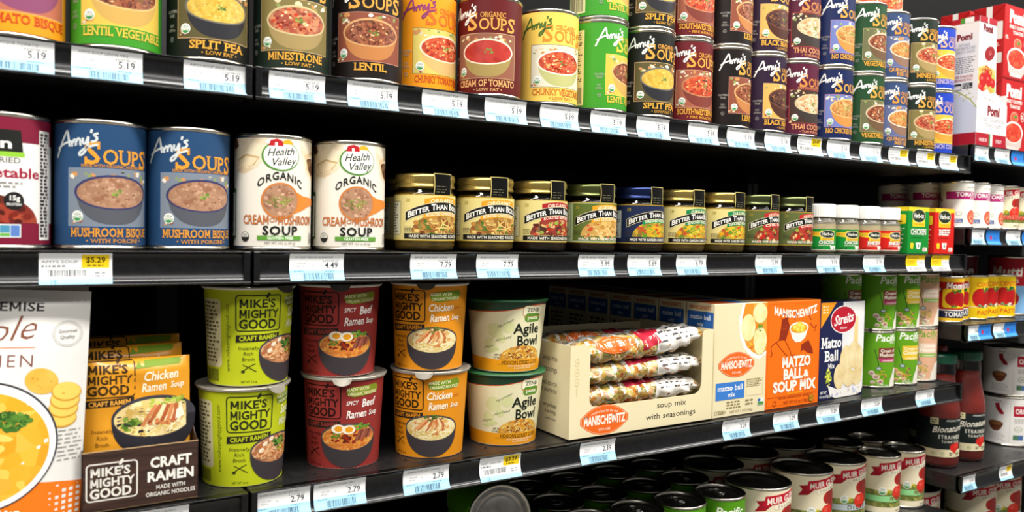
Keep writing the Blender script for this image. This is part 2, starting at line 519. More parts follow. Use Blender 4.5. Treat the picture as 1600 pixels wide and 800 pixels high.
def shelf(x0, x1, z, label, depth=0.485, holes=True):
    t = thing('gondola_shelf', label, 'shelf', ((x0 + x1) / 2, LIP, zz(z)))
    w = (x1 - x0) / 2 - 0.0015
    g = Geo()
    g.box(-w, w, 0.009, depth, -0.030, -0.0004, BLACKSTEEL, 0.0015)
    if holes:
        dm = M('#040404', 0.6); rm = M('#3a3a3a', 0.3)
        for row, y in enumerate((0.030, 0.085, 0.14)):
            k = int(2 * w / 0.0508)
            for i in range(k + 1):
                x = -w + 0.02 + i * 0.0508 + (0.0254 if row % 2 else 0)
                if x > w - 0.01: continue
                g.add([(x + .0032 * math.cos(a), y + .0032 * math.sin(a), 0.00005) for a in [PI * j / 6 for j in range(12)]], [list(range(12))], rm)
                g.add([(x + .0024 * math.cos(a), y + .0024 * math.sin(a), 0.00012) for a in [PI * j / 6 for j in range(12)]], [list(range(12))], dm)
    obj('deck', g, t)
    g = Geo(); g.extrude_x(channel_profile(), -w, w, CHANNEL, True)
    pc = obj('price_channel', g, t)
    for s in (-1, 1):
        g = Geo(); g.box(s * w - (0.0 if s < 0 else 0.006), s * w + (0.006 if s < 0 else 0.0), -0.0015, 0.0088, -0.0318, -0.0003, CHANNEL, 0.001)
        obj('channel_end_cap', g, pc)
    return t
SEC = {'left': (-1.03, 0.1885), 'middle': (0.1885, 1.4235), 'right': (1.4275, 2.66)}
ZT, ZM, ZB, ZF = 0.1509, -0.0222, -0.2507, -0.484
RT, RM, RL, RB, RF = 0.1725, 0.024, -0.1475, -0.419, -0.585
for sec, zs in (('left', (ZT, ZM, ZB, ZF)), ('middle', (ZT, ZM, ZB, ZF)), ('right', (RT, RM, RL, RB, RF))):
    x0, x1 = SEC[sec]
    for i, z in enumerate(zs):
        what = {'left': ['upper black shelf at the left end, under the orange and green cans', 'black shelf at the left end under the blue mushroom bisque cans',
                         'black shelf at the left end under the white pouch and the ramen tray', 'lowest black shelf at the left end, out of sight below the pouch'],
                'middle': ['long upper black shelf full of stacked soup cans', 'long black shelf in the middle under the row of bouillon jars',
                           'long lower black shelf under the ramen cups and matzo boxes', 'lowest black shelf under the cream tomato cans'],
                'right': ['black shelf at the right edge under the red tomato cartons', 'black shelf at the right edge under the small white tomato cans',
                          'black shelf at the right edge under the red and yellow paste cans', 'black shelf at the right edge under the tomato bottles',
                          'lowest black shelf at the right edge under the bottles shelf']}[sec][i]
        shelf(x0, x1, z, what)
    t = thing('gondola_unit', 'black %s shelving frame with back board behind the shelves' % {'left': 'left end', 'middle': 'middle', 'right': 'right hand'}[sec], 'shelving', ((x0 + x1) / 2, LIP + 0.487, 0))
    w = (x1 - x0) / 2
    g = Geo(); g.box(-w + .001, w - .001, 0.0, 0.012, 0.02, Z0 + 0.85, BACKBOARD); obj('back_board', g, t)
    for s in (-1, 1):
        g = Geo(); g.box(s * w - (0.0 if s < 0 else .014), s * w + (.014 if s < 0 else 0), -0.001 + .0005, 0.013, 0.0, Z0 + 0.86, BLACKSTEEL); obj('upright', g, t)
    g = Geo(); g.box(-w + .002, w - .002, -0.46, -0.001, 0.0, Z0 - (0.69 if sec == 'right' else 0.60), BLACKSTEEL, .003); obj('base', g, t)

# ---------------------------------------------------------------- cans
def can_body(R, H, lid=False, mat=None, recess=.004):
    g = Geo(); mat = mat or TIN
    rim = .0007
    g.lathe([[(0, .002), (R - .004, .002)], [(R - .004, .002), (R - .003, 0), (R - .0006, 0.0), (R + rim, .0012), (R + rim, .0028), (R - .0006, .0042)],
             [(R - .0006, .0042), (R - .0006, H - .0042)],
             [(R - .0006, H - .0042), (R + rim, H - .0028), (R + rim, H - .0012), (R - .0006, H), (R - .0022, H - .0004), (R - .003, H - recess)]], mat, 60)
    return g.mesh('can_body')
def can_lid(R, H, tab=True, recess=.004):
    z = H - recess
    g = Geo()
    g.lathe([[(R - .003, z), (R - .0055, z - .0006), (R - .0065, z + .0006), (R - .009, z + .0006), (R - .0102, z - .0004), (R * .62, z - .0004), (R * .6, z + .0002), (R * .25, z), (0, z)]], DARKTIN, 60)
    return g.mesh('lid')
def pull_tab(R, H, recess=.004):
    z = H - recess + .0018; g = Geo(); k = R / .038
    n = 20
    pts = [(.0075 * k * math.cos(2 * PI * i / n), .002 + .0115 * k * math.sin(2 * PI * i / n), z) for i in range(n + 1)]
    g.tube(pts, .0011, DARKTIN, 6, False)
    g.tube([(-.006 * k, -.004 * k, z), (0, -.0045 * k, z), (.006 * k, -.004 * k, z)], .0011, DARKTIN, 6)
    g.lathe([[(0, .0012), (.0022, .001), (.0026, 0)]], DARKTIN, 12, (0, -.0095 * k, z - .0006))
    return g.mesh('pull_tab')
AMY = [[(0, -.05), (.09, .28), (.2, .66), (.30, .98), (.33, .95), (.36, .55), (.38, .28)], [(.04, .32), (.2, .45), (.42, .52)],
       [(.42, .52), (.445, .25)], [(.445, .4), (.49, .54), (.525, .48), (.525, .26)], [(.53, .42), (.58, .56), (.62, .48), (.625, .28), (.65, .24)],
       [(.68, .56), (.68, .34), (.73, .3), (.79, .58)], [(.79, .58), (.775, .2), (.70, -.12), (.615, -.2), (.62, -.06), (.76, .1), (.98, .16)],
       [(.86, .88), (.84, .72)], [(.985, .66), (.90, .62), (.96, .47), (.93, .34), (.84, .33)]]
def amy_art(base, name, soups='#dfa045', ncol='#e3a63e', pic='#b58a5a', soup=None, body='#a8814f', rim='#d8c190', sub=None, organic=True, acol='#f0efe8',
            border='#c9a77a', bits=None, made=None, panel=None, seed=1, name2=None, tear=False, flat=0.235, gf=True, bw=62):
    a = Art(seed); R = 37.0
    a.rect(-PI * R + .01, 4.3, PI * R - .01, 108.4, base)
    a.rect(-36.6, 20.4, 36.6, 70.6, border); a.rect(-36, 21, 36, 70, pic)
    a.blobs(0, 64, 34, 4.5, 26, (1.5, 4), ['#d7c9a0', '#8c9a58', '#c98f55', '#e4dccb', pic], box=True)
    a.bowl(2, 50, bw, 30, soup, body, rim, flat, bits, 60, (0.9, 2.6), 28)
    a.blobs(4, 50, 5, 3, 9, (1, 2.2), ['#6f8a3c', '#8fa552', '#4d6a2e'])
    a.blobs(-30, 24.5, 5, 2.5, 6, (1, 2.4), ['#c98f55', '#d8cfa8', '#9c5a3a'], box=True)
    a.seal(-28, 29, 4.8)
    if soups:
        a.text('S', -23, 74.2, 18.5, soups, w=13.5, al='l', b=.02, serif=True); a.text('OUP', -8.6, 74.2, 12.6, soups, w=32.5, al='l', b=.02, serif=True)
        a.text('S', 24.8, 72.6, 15.4, soups, w=10.5, al='l', b=.02, serif=True)
        if organic: a.text('ORGANIC', -7, 88, 5.6, soups, w=30, al='l', b=.012, serif=True)
    if made: a.text(made, 4, 71.3, 2.4, ncol, w=58, b=.01, serif=True)
    a.script(AMY, -50, 80, 39, 19, 1.9, acol, 0.20)
    if name2: a.text(name, 2, 13.4, 5.4, ncol, w=min(64, 5.0 * len(name)), b=.03, serif=True, small=.82); a.text(name2, 6, 7, 5.0, ncol, w=min(60, 4.6 * len(name2)), b=.03, serif=True, small=.82)
    else: a.text(name, 1, 11.6, 7.2, ncol, w=min(70, 5.6 * len(name)), b=.03, serif=True, small=.82)
    if sub: a.text(sub, 3, 6.4, 3.2, ncol, w=min(56, 3.0 * len(sub)), b=.01, serif=True)
    if gf:
        for i, t in enumerate(('GLUTEN', 'FREE', 'NO', 'GMOs')): a.text(t, -44, 44 - 4 * i - (5 if i > 1 else 0), 2.4, '#a9a79c', b=0.0, serif=True)
        a.ring(-44, 20, 2.4, 2.4, .4, '#a9a79c', 14); a.text('K', -44, 18.8, 2.3, '#a9a79c', b=0)
    p0 = -95
    a.rect(p0, 8, -64 if panel else -72, 100, panel or '#e9e2c8'); a.lines(p0 + 2, (-66 if panel else -74), 34, 98, 26, '#4a3f30' if panel else '#6a5f50')
    a.bars(p0 + 4, (-66 if panel else -74), 10, 30, '#2a2520')
    if tear: a.poly([(30, 8), (37, 20), (36, 50), (41, 78), (46, 78), (43, 40), (41, 20), (39, 8)], '#f4f1ea')
    return a
S_RED = food('tomato_soup_print', ['#b33a22', '#c9502f', '#d8693a', '#a82d1a'], 3.5)
S_TOM = food('smooth_tomato_print', ['#a92a20', '#b5332a', '#b83a2c', '#a3271d'], 8)
S_BROWN = food('lentil_soup_print', ['#6d3322', '#8f4a30', '#a8653f', '#5a2a1c'], 2.4)
S_YEL = food('split_pea_print', ['#c9a338', '#d8b64c', '#bf9a30', '#dcc060'], 3)
S_BEAN = food('black_bean_print', ['#3c221c', '#54302a', '#6b4034', '#2c1814'], 2.6)
S_THAI = food('coconut_soup_print', ['#d8c19a', '#e0cda8', '#c9a878', '#d9a070'], 5)
S_NOOD = food('noodle_soup_print', ['#b9753a', '#cc8f50', '#d9a560', '#a5602c'], 3.2)
S_MIN = food('minestrone_print', ['#a04a35', '#b5623f', '#c98a60', '#8a3a2a'], 4)
S_MUSH = food('mushroom_soup_print', ['#a3795c', '#b48a6c', '#ad8265', '#97694e'], 4)
REDBITS = ['#e08a5a', '#c23a22', '#8a1f14', '#d9b070', '#e9c79a']
BRNBITS = ['#c98a5a', '#8a4a30', '#e0b080', '#5a2a1a', '#7d5a35']
GREEN_P = '#d9c98a'
AMYS = {
 'orange_bisque': dict(base='#f0991c', name='TOMATO BISQUE', soups='#d9541e', ncol='#c8481c', pic='#b86a52', soup=S_TOM, body='#8a4a6a', rim='#d9a07a', sub=None, gf=False),
 'green_lentil': dict(base='#3d9427', name='LENTIL VEGETABLE', soups='#e8c23c', ncol='#e0c04a', pic='#dcb94e', soup=S_BROWN, body='#c9a255', rim='#d9b878', bits=BRNBITS, panel='#e8dfa4', border='#e2cf5a'),
 'split_pea': dict(base='#161915', name='SPLIT PEA', sub='• LOW FAT •', pic='#5a5230', soup=S_YEL, body='#2a2a2e', rim='#6d6a60', bits=['#d9b64c', '#c9a236', '#e0c468']),
 'minestrone': dict(base='#1b281f', name='MINESTRONE', sub='• LOW FAT •', pic='#7d7040', soup=S_MIN, body='#a08a58', rim='#c9b888', bits=REDBITS),
 'lentil': dict(base='#191210', name='LENTIL', pic='#8a4c38', soup=S_BROWN, body='#b97a45', rim='#d2a06c', bits=BRNBITS, border='#c08a78'),
 'orange_chunky': dict(base='#f0971a', name='CHUNKY TOMATO BISQUE', soups='#d96a26', ncol='#c2501e', pic='#d9c468', soup=S_RED, body='#d8b070', rim='#efe2c0', bits=REDBITS, acol='#8a3a6a', border='#8a6a3a'),
 'cream_tomato': dict(base='#5e1515', name='CREAM OF TOMATO', soups='#e0a04c', ncol='#e9b070', sub='• LOW FAT •', pic='#8f5a45', soup=S_TOM, body='#a08a50', rim='#e9dcc0'),
 'chunky_veg': dict(base='#efc95a', name='CHUNKY VEGETABLE', soups='#df8a2c', ncol='#c9722e', sub='• LOW FAT •', pic='#dcd6bc', soup=S_RED, body='#b8b878', rim='#eef0dc', bits=REDBITS, acol='#4c6a28', border='#6a6a3a', gf=False),
 'southwest': dict(base='#66181e', name='SOUTHWESTERN VEG', sub='• FIRE ROASTED •', pic='#a05a44', soup=S_RED, body='#7a3a30', rim='#b8805a', bits=REDBITS + ['#3a3a2a']),
 'black_bean': dict(base='#2a1830', name='BLACK BEAN VEG', sub='• LOW FAT •', pic='#d9a95a', soup=S_BEAN, body='#4a2a20', rim='#6a4030', bits=['#5a3a30', '#2a1612', '#7a4a3a', '#9a6a40']),
 'thai': dict(base='#561932', name='THAI COCONUT', sub='• TOM KHA PHAK •', soups='#df8a4a', ncol='#e9a06a', pic='#44302a', soup=S_THAI, body='#3c3430', rim='#c9b890', organic=False, made='MADE WITH ORGANIC COCONUT MILK', bits=['#d98a50', '#e9dcc0', '#5a6a3a', '#c96a3a', '#f0e4cc'], border='#c24a3a'),
 'no_chicken': dict(base='#14224f', name='NO CHICKEN NOODLE', pic='#6f7ab4', soup=S_NOOD, body='#c98a45', rim='#e0b878', organic=False, bits=['#e0b070', '#c98040', '#e9cf98', '#8a9a50'], border='#c08aa0'),
 'veg_barley': dict(base='#1e4626', name='VEGETABLE BARLEY', pic='#6a6a48', soup=S_BROWN, body='#6a5038', rim='#cfc0a0', bits=BRNBITS + ['#e0d0b0'], border='#b0a070'),
 'quinoa': dict(base='#35486f', name='QUINOA KALE &', name2='RED LENTIL', soups='#d9923c', ncol='#e0a04a', pic='#5f6890', soup=S_NOOD, body='#8a6a58', rim='#e9e0cc', bits=['#e08a40', '#c9602c', '#e9b070', '#6a7a3a'], border='#9a9ab8'),
 'french': dict(base='#1f40b0', name='FRENCH COUNTRY', soups='#d0a890', ncol='#c9b8d0', pic='#e0b83c', soup=S_RED, body='#d99a3c', rim='#f0e0b0', bits=REDBITS, border='#f0d060'),
 'bisque_blue': dict(base='#23466c', name='MUSHROOM BISQUE', sub='• WITH PORCINI •', soups='#e39a34', ncol='#e39a34', pic='#7a8490', soup=S_MUSH, body='#55585f', rim='#3a3a62', organic=False, made='MADE WITH ORGANIC ARBORIO RICE', acol='#cfd6d6', border='#7d90a8', bits=['#b98f70', '#93674c', '#c49d80'], gf=False, flat=.23, bw=66),
}
RC, HC = 0.0372, 0.1127
CANBODY = can_body(RC, HC)
CANLID = can_lid(RC, HC)
PROTO = {}
def amy_can(key, label, x, y, z, s, group=None, name='soup_can'):
    rz = turn(x, y, s)
    if key not in PROTO:
        t = thing(name, label, 'can', (x, y, zz(z)), rz, group)
        obj('can_body', CANBODY, t); obj('lid', CANLID, t)
        obj('paper_label', wrap_mesh('paper_label', amy_art(seed=len(PROTO) + 3, **AMYS[key]), 37.0, 112.7), t)
        PROTO[key] = t
        return t
    return dup(PROTO[key], label, (x, y, zz(z)), rz, group)
TOPC = [
 ('orange_bisque', .0005, .8044, .17, 0, 'orange soup can with red lettering cut off by the left edge of the upper shelf', None),
 ('green_lentil', .0779, .8044, .15, 0, 'green lentil vegetable soup can near the left end of the upper shelf', None),
 ('split_pea', .1567, .8044, .2, 0, 'black split pea soup can left of the shelf joint on the upper shelf', None),
 ('minestrone', .2367, .8044, .1, 0, 'dark green minestrone soup can just right of the shelf joint', None),
 ('lentil', .3173, .8044, .07, 0, 'blackish brown lentil soup can standing beside the orange chunky tomato can', None),
 ('orange_chunky', .3935, .8264, .62, 0, 'orange chunky tomato soup can turned right, half behind the maroon cream of tomato can', None),
 ('cream_tomato', .4656, .8004, -.12, 0, 'maroon cream of tomato soup can between orange can and yellow can', None),
 ('chunky_veg', .5498, .8044, .42, 0, 'yellow chunky vegetable soup can with a red soup bowl picture', None),
 ('green_lentil', .6274, .8044, .95, 1, 'bright green lentil soup can with its barcode panel showing, bottom of its stack', 'bright green lentil soup can on top of the green stack, cut by the upper edge'),
 ('split_pea', .7073, .8044, .56, 1, 'black split pea can with a whole yellow soup bowl, bottom of its stack', 'black split pea can on top of its stack, cut by the upper edge'),
 ('southwest', .7822, .8084, .62, 1, 'maroon southwestern vegetable soup can, bottom of its stack', 'maroon southwestern vegetable soup can, upper one of its stack'),
 ('lentil', .8585, .8084, .92, 1, 'blackish brown lentil soup can turned to the right, bottom of its stack', 'blackish brown lentil soup can turned to the right, upper one of its stack'),
 ('black_bean', .9335, .8084, .9, 1, 'dark purple black bean soup can, bottom of its stack', 'dark purple black bean soup can, upper one of its stack'),
 ('thai', 1.0091, .8104, .77, 1, 'plum red Thai coconut soup can, bottom of its stack', 'plum red Thai coconut soup can, upper one of its stack'),
 ('no_chicken', 1.0849, .8044, .78, 1, 'navy blue noodle soup can with intact picture, bottom of its stack', 'navy blue noodle soup can with a white torn label edge, top of its stack'),
 ('veg_barley', 1.1666, .8044, .87, 1, 'forest green vegetable barley soup can, bottom of its stack', 'forest green vegetable barley soup can, upper one of its stack'),
 ('quinoa', 1.2433, .8124, .84, 1, 'slate blue quinoa and red lentil soup can, bottom of its stack', 'slate blue quinoa and red lentil soup can, upper one of its stack'),
 ('minestrone', 1.3197, .8084, .78, 1, 'dark green minestrone soup can near the right end, bottom of its stack', 'dark green minestrone soup can near the right end, upper one of its stack'),
 ('french', 1.3930, .8184, .75, 1, 'royal blue soup can with yellow picture beside the white carton, bottom of its stack', 'royal blue soup can with yellow picture beside the white carton, upper one of its stack'),
]
for key, x, y, s, n, lab, lab2 in TOPC:
    amy_can(key, lab, x, y, ZT, s, 'soup cans on the upper shelf')
    if n:
        o = amy_can(key, lab2, x, y, ZT + HC + .0003, min(.97, s + (.08 if key in ('no_chicken', 'french') else -.1 if key == 'black_bean' else 0)), 'soup cans on the upper shelf')
        if key == 'no_chicken':
            for ch in o.children:
                if ch.name.startswith('paper_label'): ch.data = wrap_mesh('paper_label', amy_art(seed=77, tear=True, **AMYS[key]), 37.0, 112.7)
for i, (x, y) in enumerate(((1.272, .893), (1.3485, .893))):
    for k in range(3):
        amy_can('orange_chunky', 'orange soup can behind the %s can, %s of its hidden stack of three' % ( ('slate blue', 'dark green')[i], ('lowest', 'middle', 'top')[k]), x, y, ZT + k * (HC + .0003), .55, 'soup cans in the second row')
for x, y, s, lab in ((.0659, .8054, .25, 'blue mushroom bisque soup can, left one of the pair'), (.1402, .8074, .3, 'blue mushroom bisque soup can, right one of the pair')):
    amy_can('bisque_blue', lab, x, y, ZM, s, 'blue mushroom bisque cans')
# ---------------------------------------------------------------- other round packs on the middle shelf
def wrap_base(a, R, v0, v1, c): a.rect(-PI * R + .01, v0, PI * R - .01, v1, c)
def place(proto, make, label, x, y, z, rz, group=None, name=None, cat=None):
    """first call builds, later calls copy"""
    if proto not in PROTO:
        t = thing(name, label, cat, (x, y, zz(z)), rz, group); make(t); PROTO[proto] = t; return t
    return dup(PROTO[proto], label, (x, y, zz(z)), rz, group)
def health_art():
    a = Art(11); R = 37.0; wrap_base(a, R, 4.3, 108.4, '#e6e0d2')
    tan = noisy('mushroom_slice_print', '#d8c4a0', '#efe4cc', 60, .4); 
    a.poly([(-60, 108), (-8, 108), (-14, 92), (-22, 80), (-36, 74), (-52, 76), (-60, 80)], tan)
    a.poly([(-52, 96), (-30, 104), (-12, 100), (-18, 86), (-34, 79), (-50, 80)], '#eadcbc'); a.poly([(-48, 88), (-34, 93), (-20, 90), (-26, 82), (-42, 79)], '#c9ab78')
    a.poly([(-46, 86.5), (-34, 91), (-22, 88.5), (-28, 82), (-42, 79.5)], '#ead9b4')
    a.poly([(-58, 108), (-50, 108), (-46, 101), (-52, 98), (-58, 100)], '#5a3a26')
    a.poly([(20, 108), (62, 108), (62, 72), (46, 70), (30, 76), (22, 92)], tan)
    a.poly([(26, 94), (44, 100), (60, 96), (60, 76), (44, 71), (32, 78)], '#d9bf94'); a.poly([(30, 90), (40, 94), (52, 80), (42, 74), (34, 80)], '#5d3b28')
    a.poly([(33, 92), (46, 97), (57, 88), (50, 84), (42, 92)], '#efe4cc')
    for k in range(5): a.stroke([(30 + 3 * k, 80 + 2 * k), (36 + 3 * k, 90 + k)], .5, '#b08a5c')
    a.ell(0, 91.5, 18.5, 14.5, '#4f8a35', 36); a.ell(.6, 91.8, 17.2, 13.2, '#f2efe6', 36); a.ell(-6, 105, 9, 3, '#f2efe6', 16)
    a.ell(6, 103, 5.5, 4.6, '#e9a92c', 18, 0, 180); a.poly([(-12, 101), (-10, 106.5), (-4, 108), (1, 106), (2, 101)], '#b8242c'); a.rect(-6, 101, -3.6, 104.4, '#f0ece2')
    a.text('Health', -.5, 92, 7.2, '#1f2a22', w=26, b=.012, sh=.28, slope=.10); a.text('Valley', 2, 82.8, 7.2, '#1f2a22', w=24, b=.012, sh=.28, slope=.10)
    a.text('ORGANIC', 0, 69, 7.2, '#1f2320', w=45, b=.035, arc=9, sp=.06)
    a.poly([(10, 60), (24, 54), (46, 52), (50, 46), (34, 44), (24, 40), (12, 36)], '#dd8434')
    a.ell(0, 48.5, 18.6, 17.6, '#c9793a', 36); a.ell(0, 48.5, 16.8, 16, S_MUSH, 36)
    a.blobs(0, 48.5, 15, 14, 26, (1.2, 3), ['#8f6048', '#c79c80', '#7a5040', '#d0a98c'])
    a.noodles(0, 48, 14, 7, 16, 9, .8, ['#7d8a3c', '#98a04c', '#5f6f2e'])
    a.text('CREAM', -24, 25.6, 8.6, '#b8682e', w=27, b=.035); a.text('OF', -6.5, 27.5, 4.4, '#b8682e', b=.02); a.text('MUSHROOM', 18, 25.6, 8.6, '#b8682e', w=42, b=.035)
    a.text('SOUP', 0, 15.6, 8.2, '#1d1f1d', w=34, b=.05, xs=1.2, sp=.05)
    a.rect(-22, 10.4, 22, 14.6, '#5f9a3a'); a.text('GLUTEN FREE', 0, 11.2, 2.7, '#eef3e4', w=25, b=.03)
    a.text('NET WT 14.5 oz (411g)', 0, 6.6, 2.3, '#4a4640', w=30, b=0)
    a.ell(-35, 13.5, 4.8, 4.8, '#23241f', 20); a.ell(-35, 13.5, 4.2, 4.2, '#e9e6da', 20); a.ell(-35, 13.5, 4.2, 4.2, '#23241f', 12, 185, 355); a.text('USDA', -35, 14, 2.4, '#23241f', w=5.5)
    a.rect(-66, 12, -50, 60, '#2e5a2a'); a.rect(-64, 14, -52, 56, '#e4dfd0'); a.lines(-63, -53, 16, 54, 16, '#4a463c')
    a.lines(36, 44, 7, 18, 6, '#3a3a34'); return a
def mk_health(t):
    obj('can_body', CANBODY, t); obj('lid', CANLID, t); obj('paper_label', wrap_mesh('paper_label', health_art(), 37.0, 112.7), t)
place('health', mk_health, 'white cream of mushroom soup can beside the blue cans', .2199, .8054, ZM, turn(.2199, .8054, .2), 'white mushroom soup cans', 'soup_can', 'can')
place('health', mk_health, 'white cream of mushroom soup can beside the first gold-lidded jar', .3, .8054, ZM, turn(.3, .8054, .22), 'white mushroom soup cans')
def chili_art():
    a = Art(14); R = 37.0; wrap_base(a, R, 4.3, 108.4, '#e9e6e0')
    wrap_base(a, R, 88, 108.4, '#7c1a34'); wrap_base(a, R, 4.3, 22, '#7c1a34')
    a.poly([(-30, 78), (38, 78), (36, 98), (-22, 98)], '#1e201c'); a.rect(-30, 76, 39, 80, '#8fc43a'); a.text('amazin', 4, 83, 8, '#f2f2ea', w=52, b=.04)
    a.text('REFRIED', 22, 71, 4.4, '#6a6a68', al='c', b=.02, w=28); a.text('vegetable', 24, 59, 8, '#9c2440', w=56, b=.04)
    a.lines(8, 38, 50, 56, 2, '#8a8884')
    a.ell(6, 22, 44, 24, food('chili_bean_print', ['#6a1f18', '#8f2e20', '#b04a2c', '#3f1712', '#a03a2a'], 7), 30, 0, 180)
    a.blobs(10, 26, 34, 12, 40, (2, 5), ['#b8402a', '#7a2418', '#c9622f', '#501a14', '#8f3a2a'], box=True)
    a.rect(-60, 4.3, 60, 21.6, '#7c1a34')
    a.ell(31, 40, 7.5, 7.5, '#1e1c1c', 24); a.text('15g', 31, 40.5, 4, '#f0f0ea', b=.04); a.text('PROTEIN', 31, 36.2, 2, '#f0f0ea', w=11)
    a.rect(20, 10, 36, 21, '#d9e4e0'); a.rect(21, 14, 28, 20, '#4a8fb0'); a.rect(28.5, 11, 35, 20, '#5a7fc0'); a.rect(21, 11, 28, 13.6, '#6fae4a')
    a.text('tasty', 4, 12, 5, '#f0e8e4', b=.02)
    a.rect(52, 8, 66, 100, '#e9e6e0'); a.lines(53, 65, 10, 98, 30, '#3a3436', .8); return a
def mk_chili(t):
    obj('can_body', CANBODY, t); obj('lid', CANLID, t); obj('paper_label', wrap_mesh('paper_label', chili_art(), 37.0, 112.7), t)
place('chili', mk_chili, 'white and maroon bean can cut off by the left edge of the picture', -.0103, .8044, ZM, turn(-.0103, .8044, -.55), None, 'bean_can', 'can')

# ---------------------------------------------------------------- bouillon jars
RJ, HJ = 34.0, 84.0
def jar_art(label, ban, sub, subt, left, strip='#181713', seedn=1, bits=None, foodm=None, top='ORGANIC', strip_t='MADE WITH SEASONED ROASTED CHICKEN', inner=None):
    a = Art(seedn); R = RJ
    wrap_base(a, R, 11.5, 61.5, label); wrap_base(a, R, 60.6, 61.5, '#b8962e'); wrap_base(a, R, 11.5, 12.4, '#b8962e')
    a.frame(-85, 18, -52, 54, .5, '#55503a', 1) if left else None
    a.rect(-84, 18.5, -53, 53.5, left or '#d8d4bc'); a.lines(-82, -55, 20, 52, 11, '#4a4636', .5)
    if inner: a.poly([(-48, 14), (-48, 60), (48, 60), (48, 14)], inner)
    a.text('38', -42, 53, 4, '#a08a2c', b=.01)
    # food picture
    a.ell(0, 20, 37, 22, foodm, 36, 0, 180); a.blobs(0, 26, 32, 9, 46, (1.6, 4.4), bits, box=True)
    a.noodles(4, 27, 28, 9, 14, 16, 1.2, bits[:2])
    def arc(u0, u1, vc, th, bow, c):
        n = 14; top_ = []; bot = []
        for i in range(n + 1):
            u = u0 + (u1 - u0) * i / n; v = vc - bow * (u / 44) ** 2
            top_.append((u, v + th / 2)); bot.append((u, v - th / 2))
        a.up()
        for i in range(n): a.raw([bot[i], bot[i + 1], top_[i + 1], top_[i]], [[0, 1, 2, 3]], a.mat(c))
    arc(-23, 23, 56.0, 6.5, 10, ban); a.text(top, 0, 53.6, 4.0, '#f3e9c8', w=33, b=.025, arc=1.6, sp=.08)
    arc(-24, 24, 41.6, 6.0, 10, sub); a.text(subt, 0, 39.6, 3.4, '#f3e9d0', w=42, b=.02, arc=2.2)
    arc(-45, 45, 48.6, 10.6, 11, '#e6dcb0'); arc(-44.5, 44.5, 48.6, 9.6, 11, '#151412')
    a.text('Better Than Bouillon', 0, 45.6, 6.4, '#f3f0e6', w=84, b=.045, arc=10, small=.78)
    a.lines(-46, -34, 21, 27, 4, '#3a372c', .4)
    if strip: a.rect(-46, 13.6, 46, 19.4, strip)
    a.text(strip_t, 2, 14.8, 3.2, '#f1ecd8', w=84, b=.02, small=.8); return a
def mk_jar(lid, paste, **kw):
    def f(t):
        g = Geo(); r = .0340
        g.lathe([[(0, .001), (.027, .001), (.0315, .0022), (.0335, .006), (.0335, .060), (.0325, .064), (.0302, .0672), (.0295, .071)]], M('#e6e4cc', .04, 0, 0, 1.0, 'jar_glass'), 56)
        obj('glass_jar', g, t)
        g = Geo(); g.lathe([[(0, .002), (.0262, .0024), (.0305, .004), (.0324, .007), (.0326, .058), (.030, .0625), (0, .0628)]], paste, 40); obj('paste', g, t)
        lm = noisy('jar_lid_' + lid[1:], lid, lid, 50, .27, .75) if ('lid' + lid) not in _M else _M['lid' + lid]
        _M['lid' + lid] = lm
        g = Geo(); wob = lambda a, z: 1 + (.008 * math.cos(a * 56) if z > .0765 else 0)
        g.lathe([[(.0298, .0690), (.0326, .0690), (.0334, .0698), (.0331, .0712), (.0322, .0720), (.0322, .0752), (.0328, .0762)]], lm, 56)
        g.lathe([[(.0328, .0762), (.0330, .0775), (.0330, .0812)]], lm, 168, wob=wob)
        g.lathe([[(.0330, .0812), (.0325, .0834), (.0310, .084), (.0285, .0838), (.0280, .0832), (0, .0832)]], lm, 56); lid_o = obj('lid', g, t)
        obj('paper_label', wrap_mesh('paper_label', jar_art(**kw), RJ, HJ), t)
        b = Art(5); b.grid(-13, 61, 10, 84.6, M('#0e0e0c', .12), 2); b.stroke([(-13, 61), (-12, 72), (-13, 84.6)], .9, '#c9b870'); b.stroke([(10, 61), (10.5, 72), (10, 84.6)], .9, '#c9b870')
        b.lines(-10, 7, 63, 72, 3, '#5d5a44', .3); b.stroke([(-13, 84.2), (10, 84.2)], .8, '#c9b870')
        g = Geo(); b.emit(g, cylmap(34.0, 84, lambda v: 34.0 if v > 66 else 34.0 - (66 - v) * .05), cyl_cuts(34.0), (66,), True)
        obj('tamper_seal', g, lid_o)
    return f
F_CHK = food('roast_chicken_print', ['#8a5226', '#b8853c', '#6e4220', '#cfa55c', '#5f6e2a'], 6)
F_BEEF = food('roast_beef_print', ['#6a2a20', '#8f3a2c', '#b8402a', '#d9b070', '#4a2a20'], 6)
F_BIS = food('bisque_print', ['#c9a050', '#d9b468', '#b88a3c', '#cf9c58'], 7)
F_VEG = food('garden_veg_print', ['#c9a02c', '#7f9a30', '#c8481f', '#e0b840', '#5a7a28', '#b8501f'], 6)
F_CHI = food('chili_print', ['#6a2a1c', '#8f3a22', '#a8502c', '#4a1f16', '#b0342a'], 5)
P_GOLD = noisy('golden_paste', '#7d6526', '#9a7e34', 60, .4); P_DARK = noisy('dark_paste', '#2c1c10', '#41280f', 60, .4)
CHK = ['#e0c070', '#b8803c', '#6e3a20', '#94602e', '#4f6a24', '#c08a44', '#7a4626']; VEG = ['#e6b82e', '#d8a01f', '#c8421f', '#7f9a2c', '#5f8a2a', '#e0c050']; BEF = ['#b8281f', '#8a3326', '#e0b87a', '#5a2418', '#8fa040', '#c94a2c']
gold = dict(label='#dccd86', left='#d9d6bc')
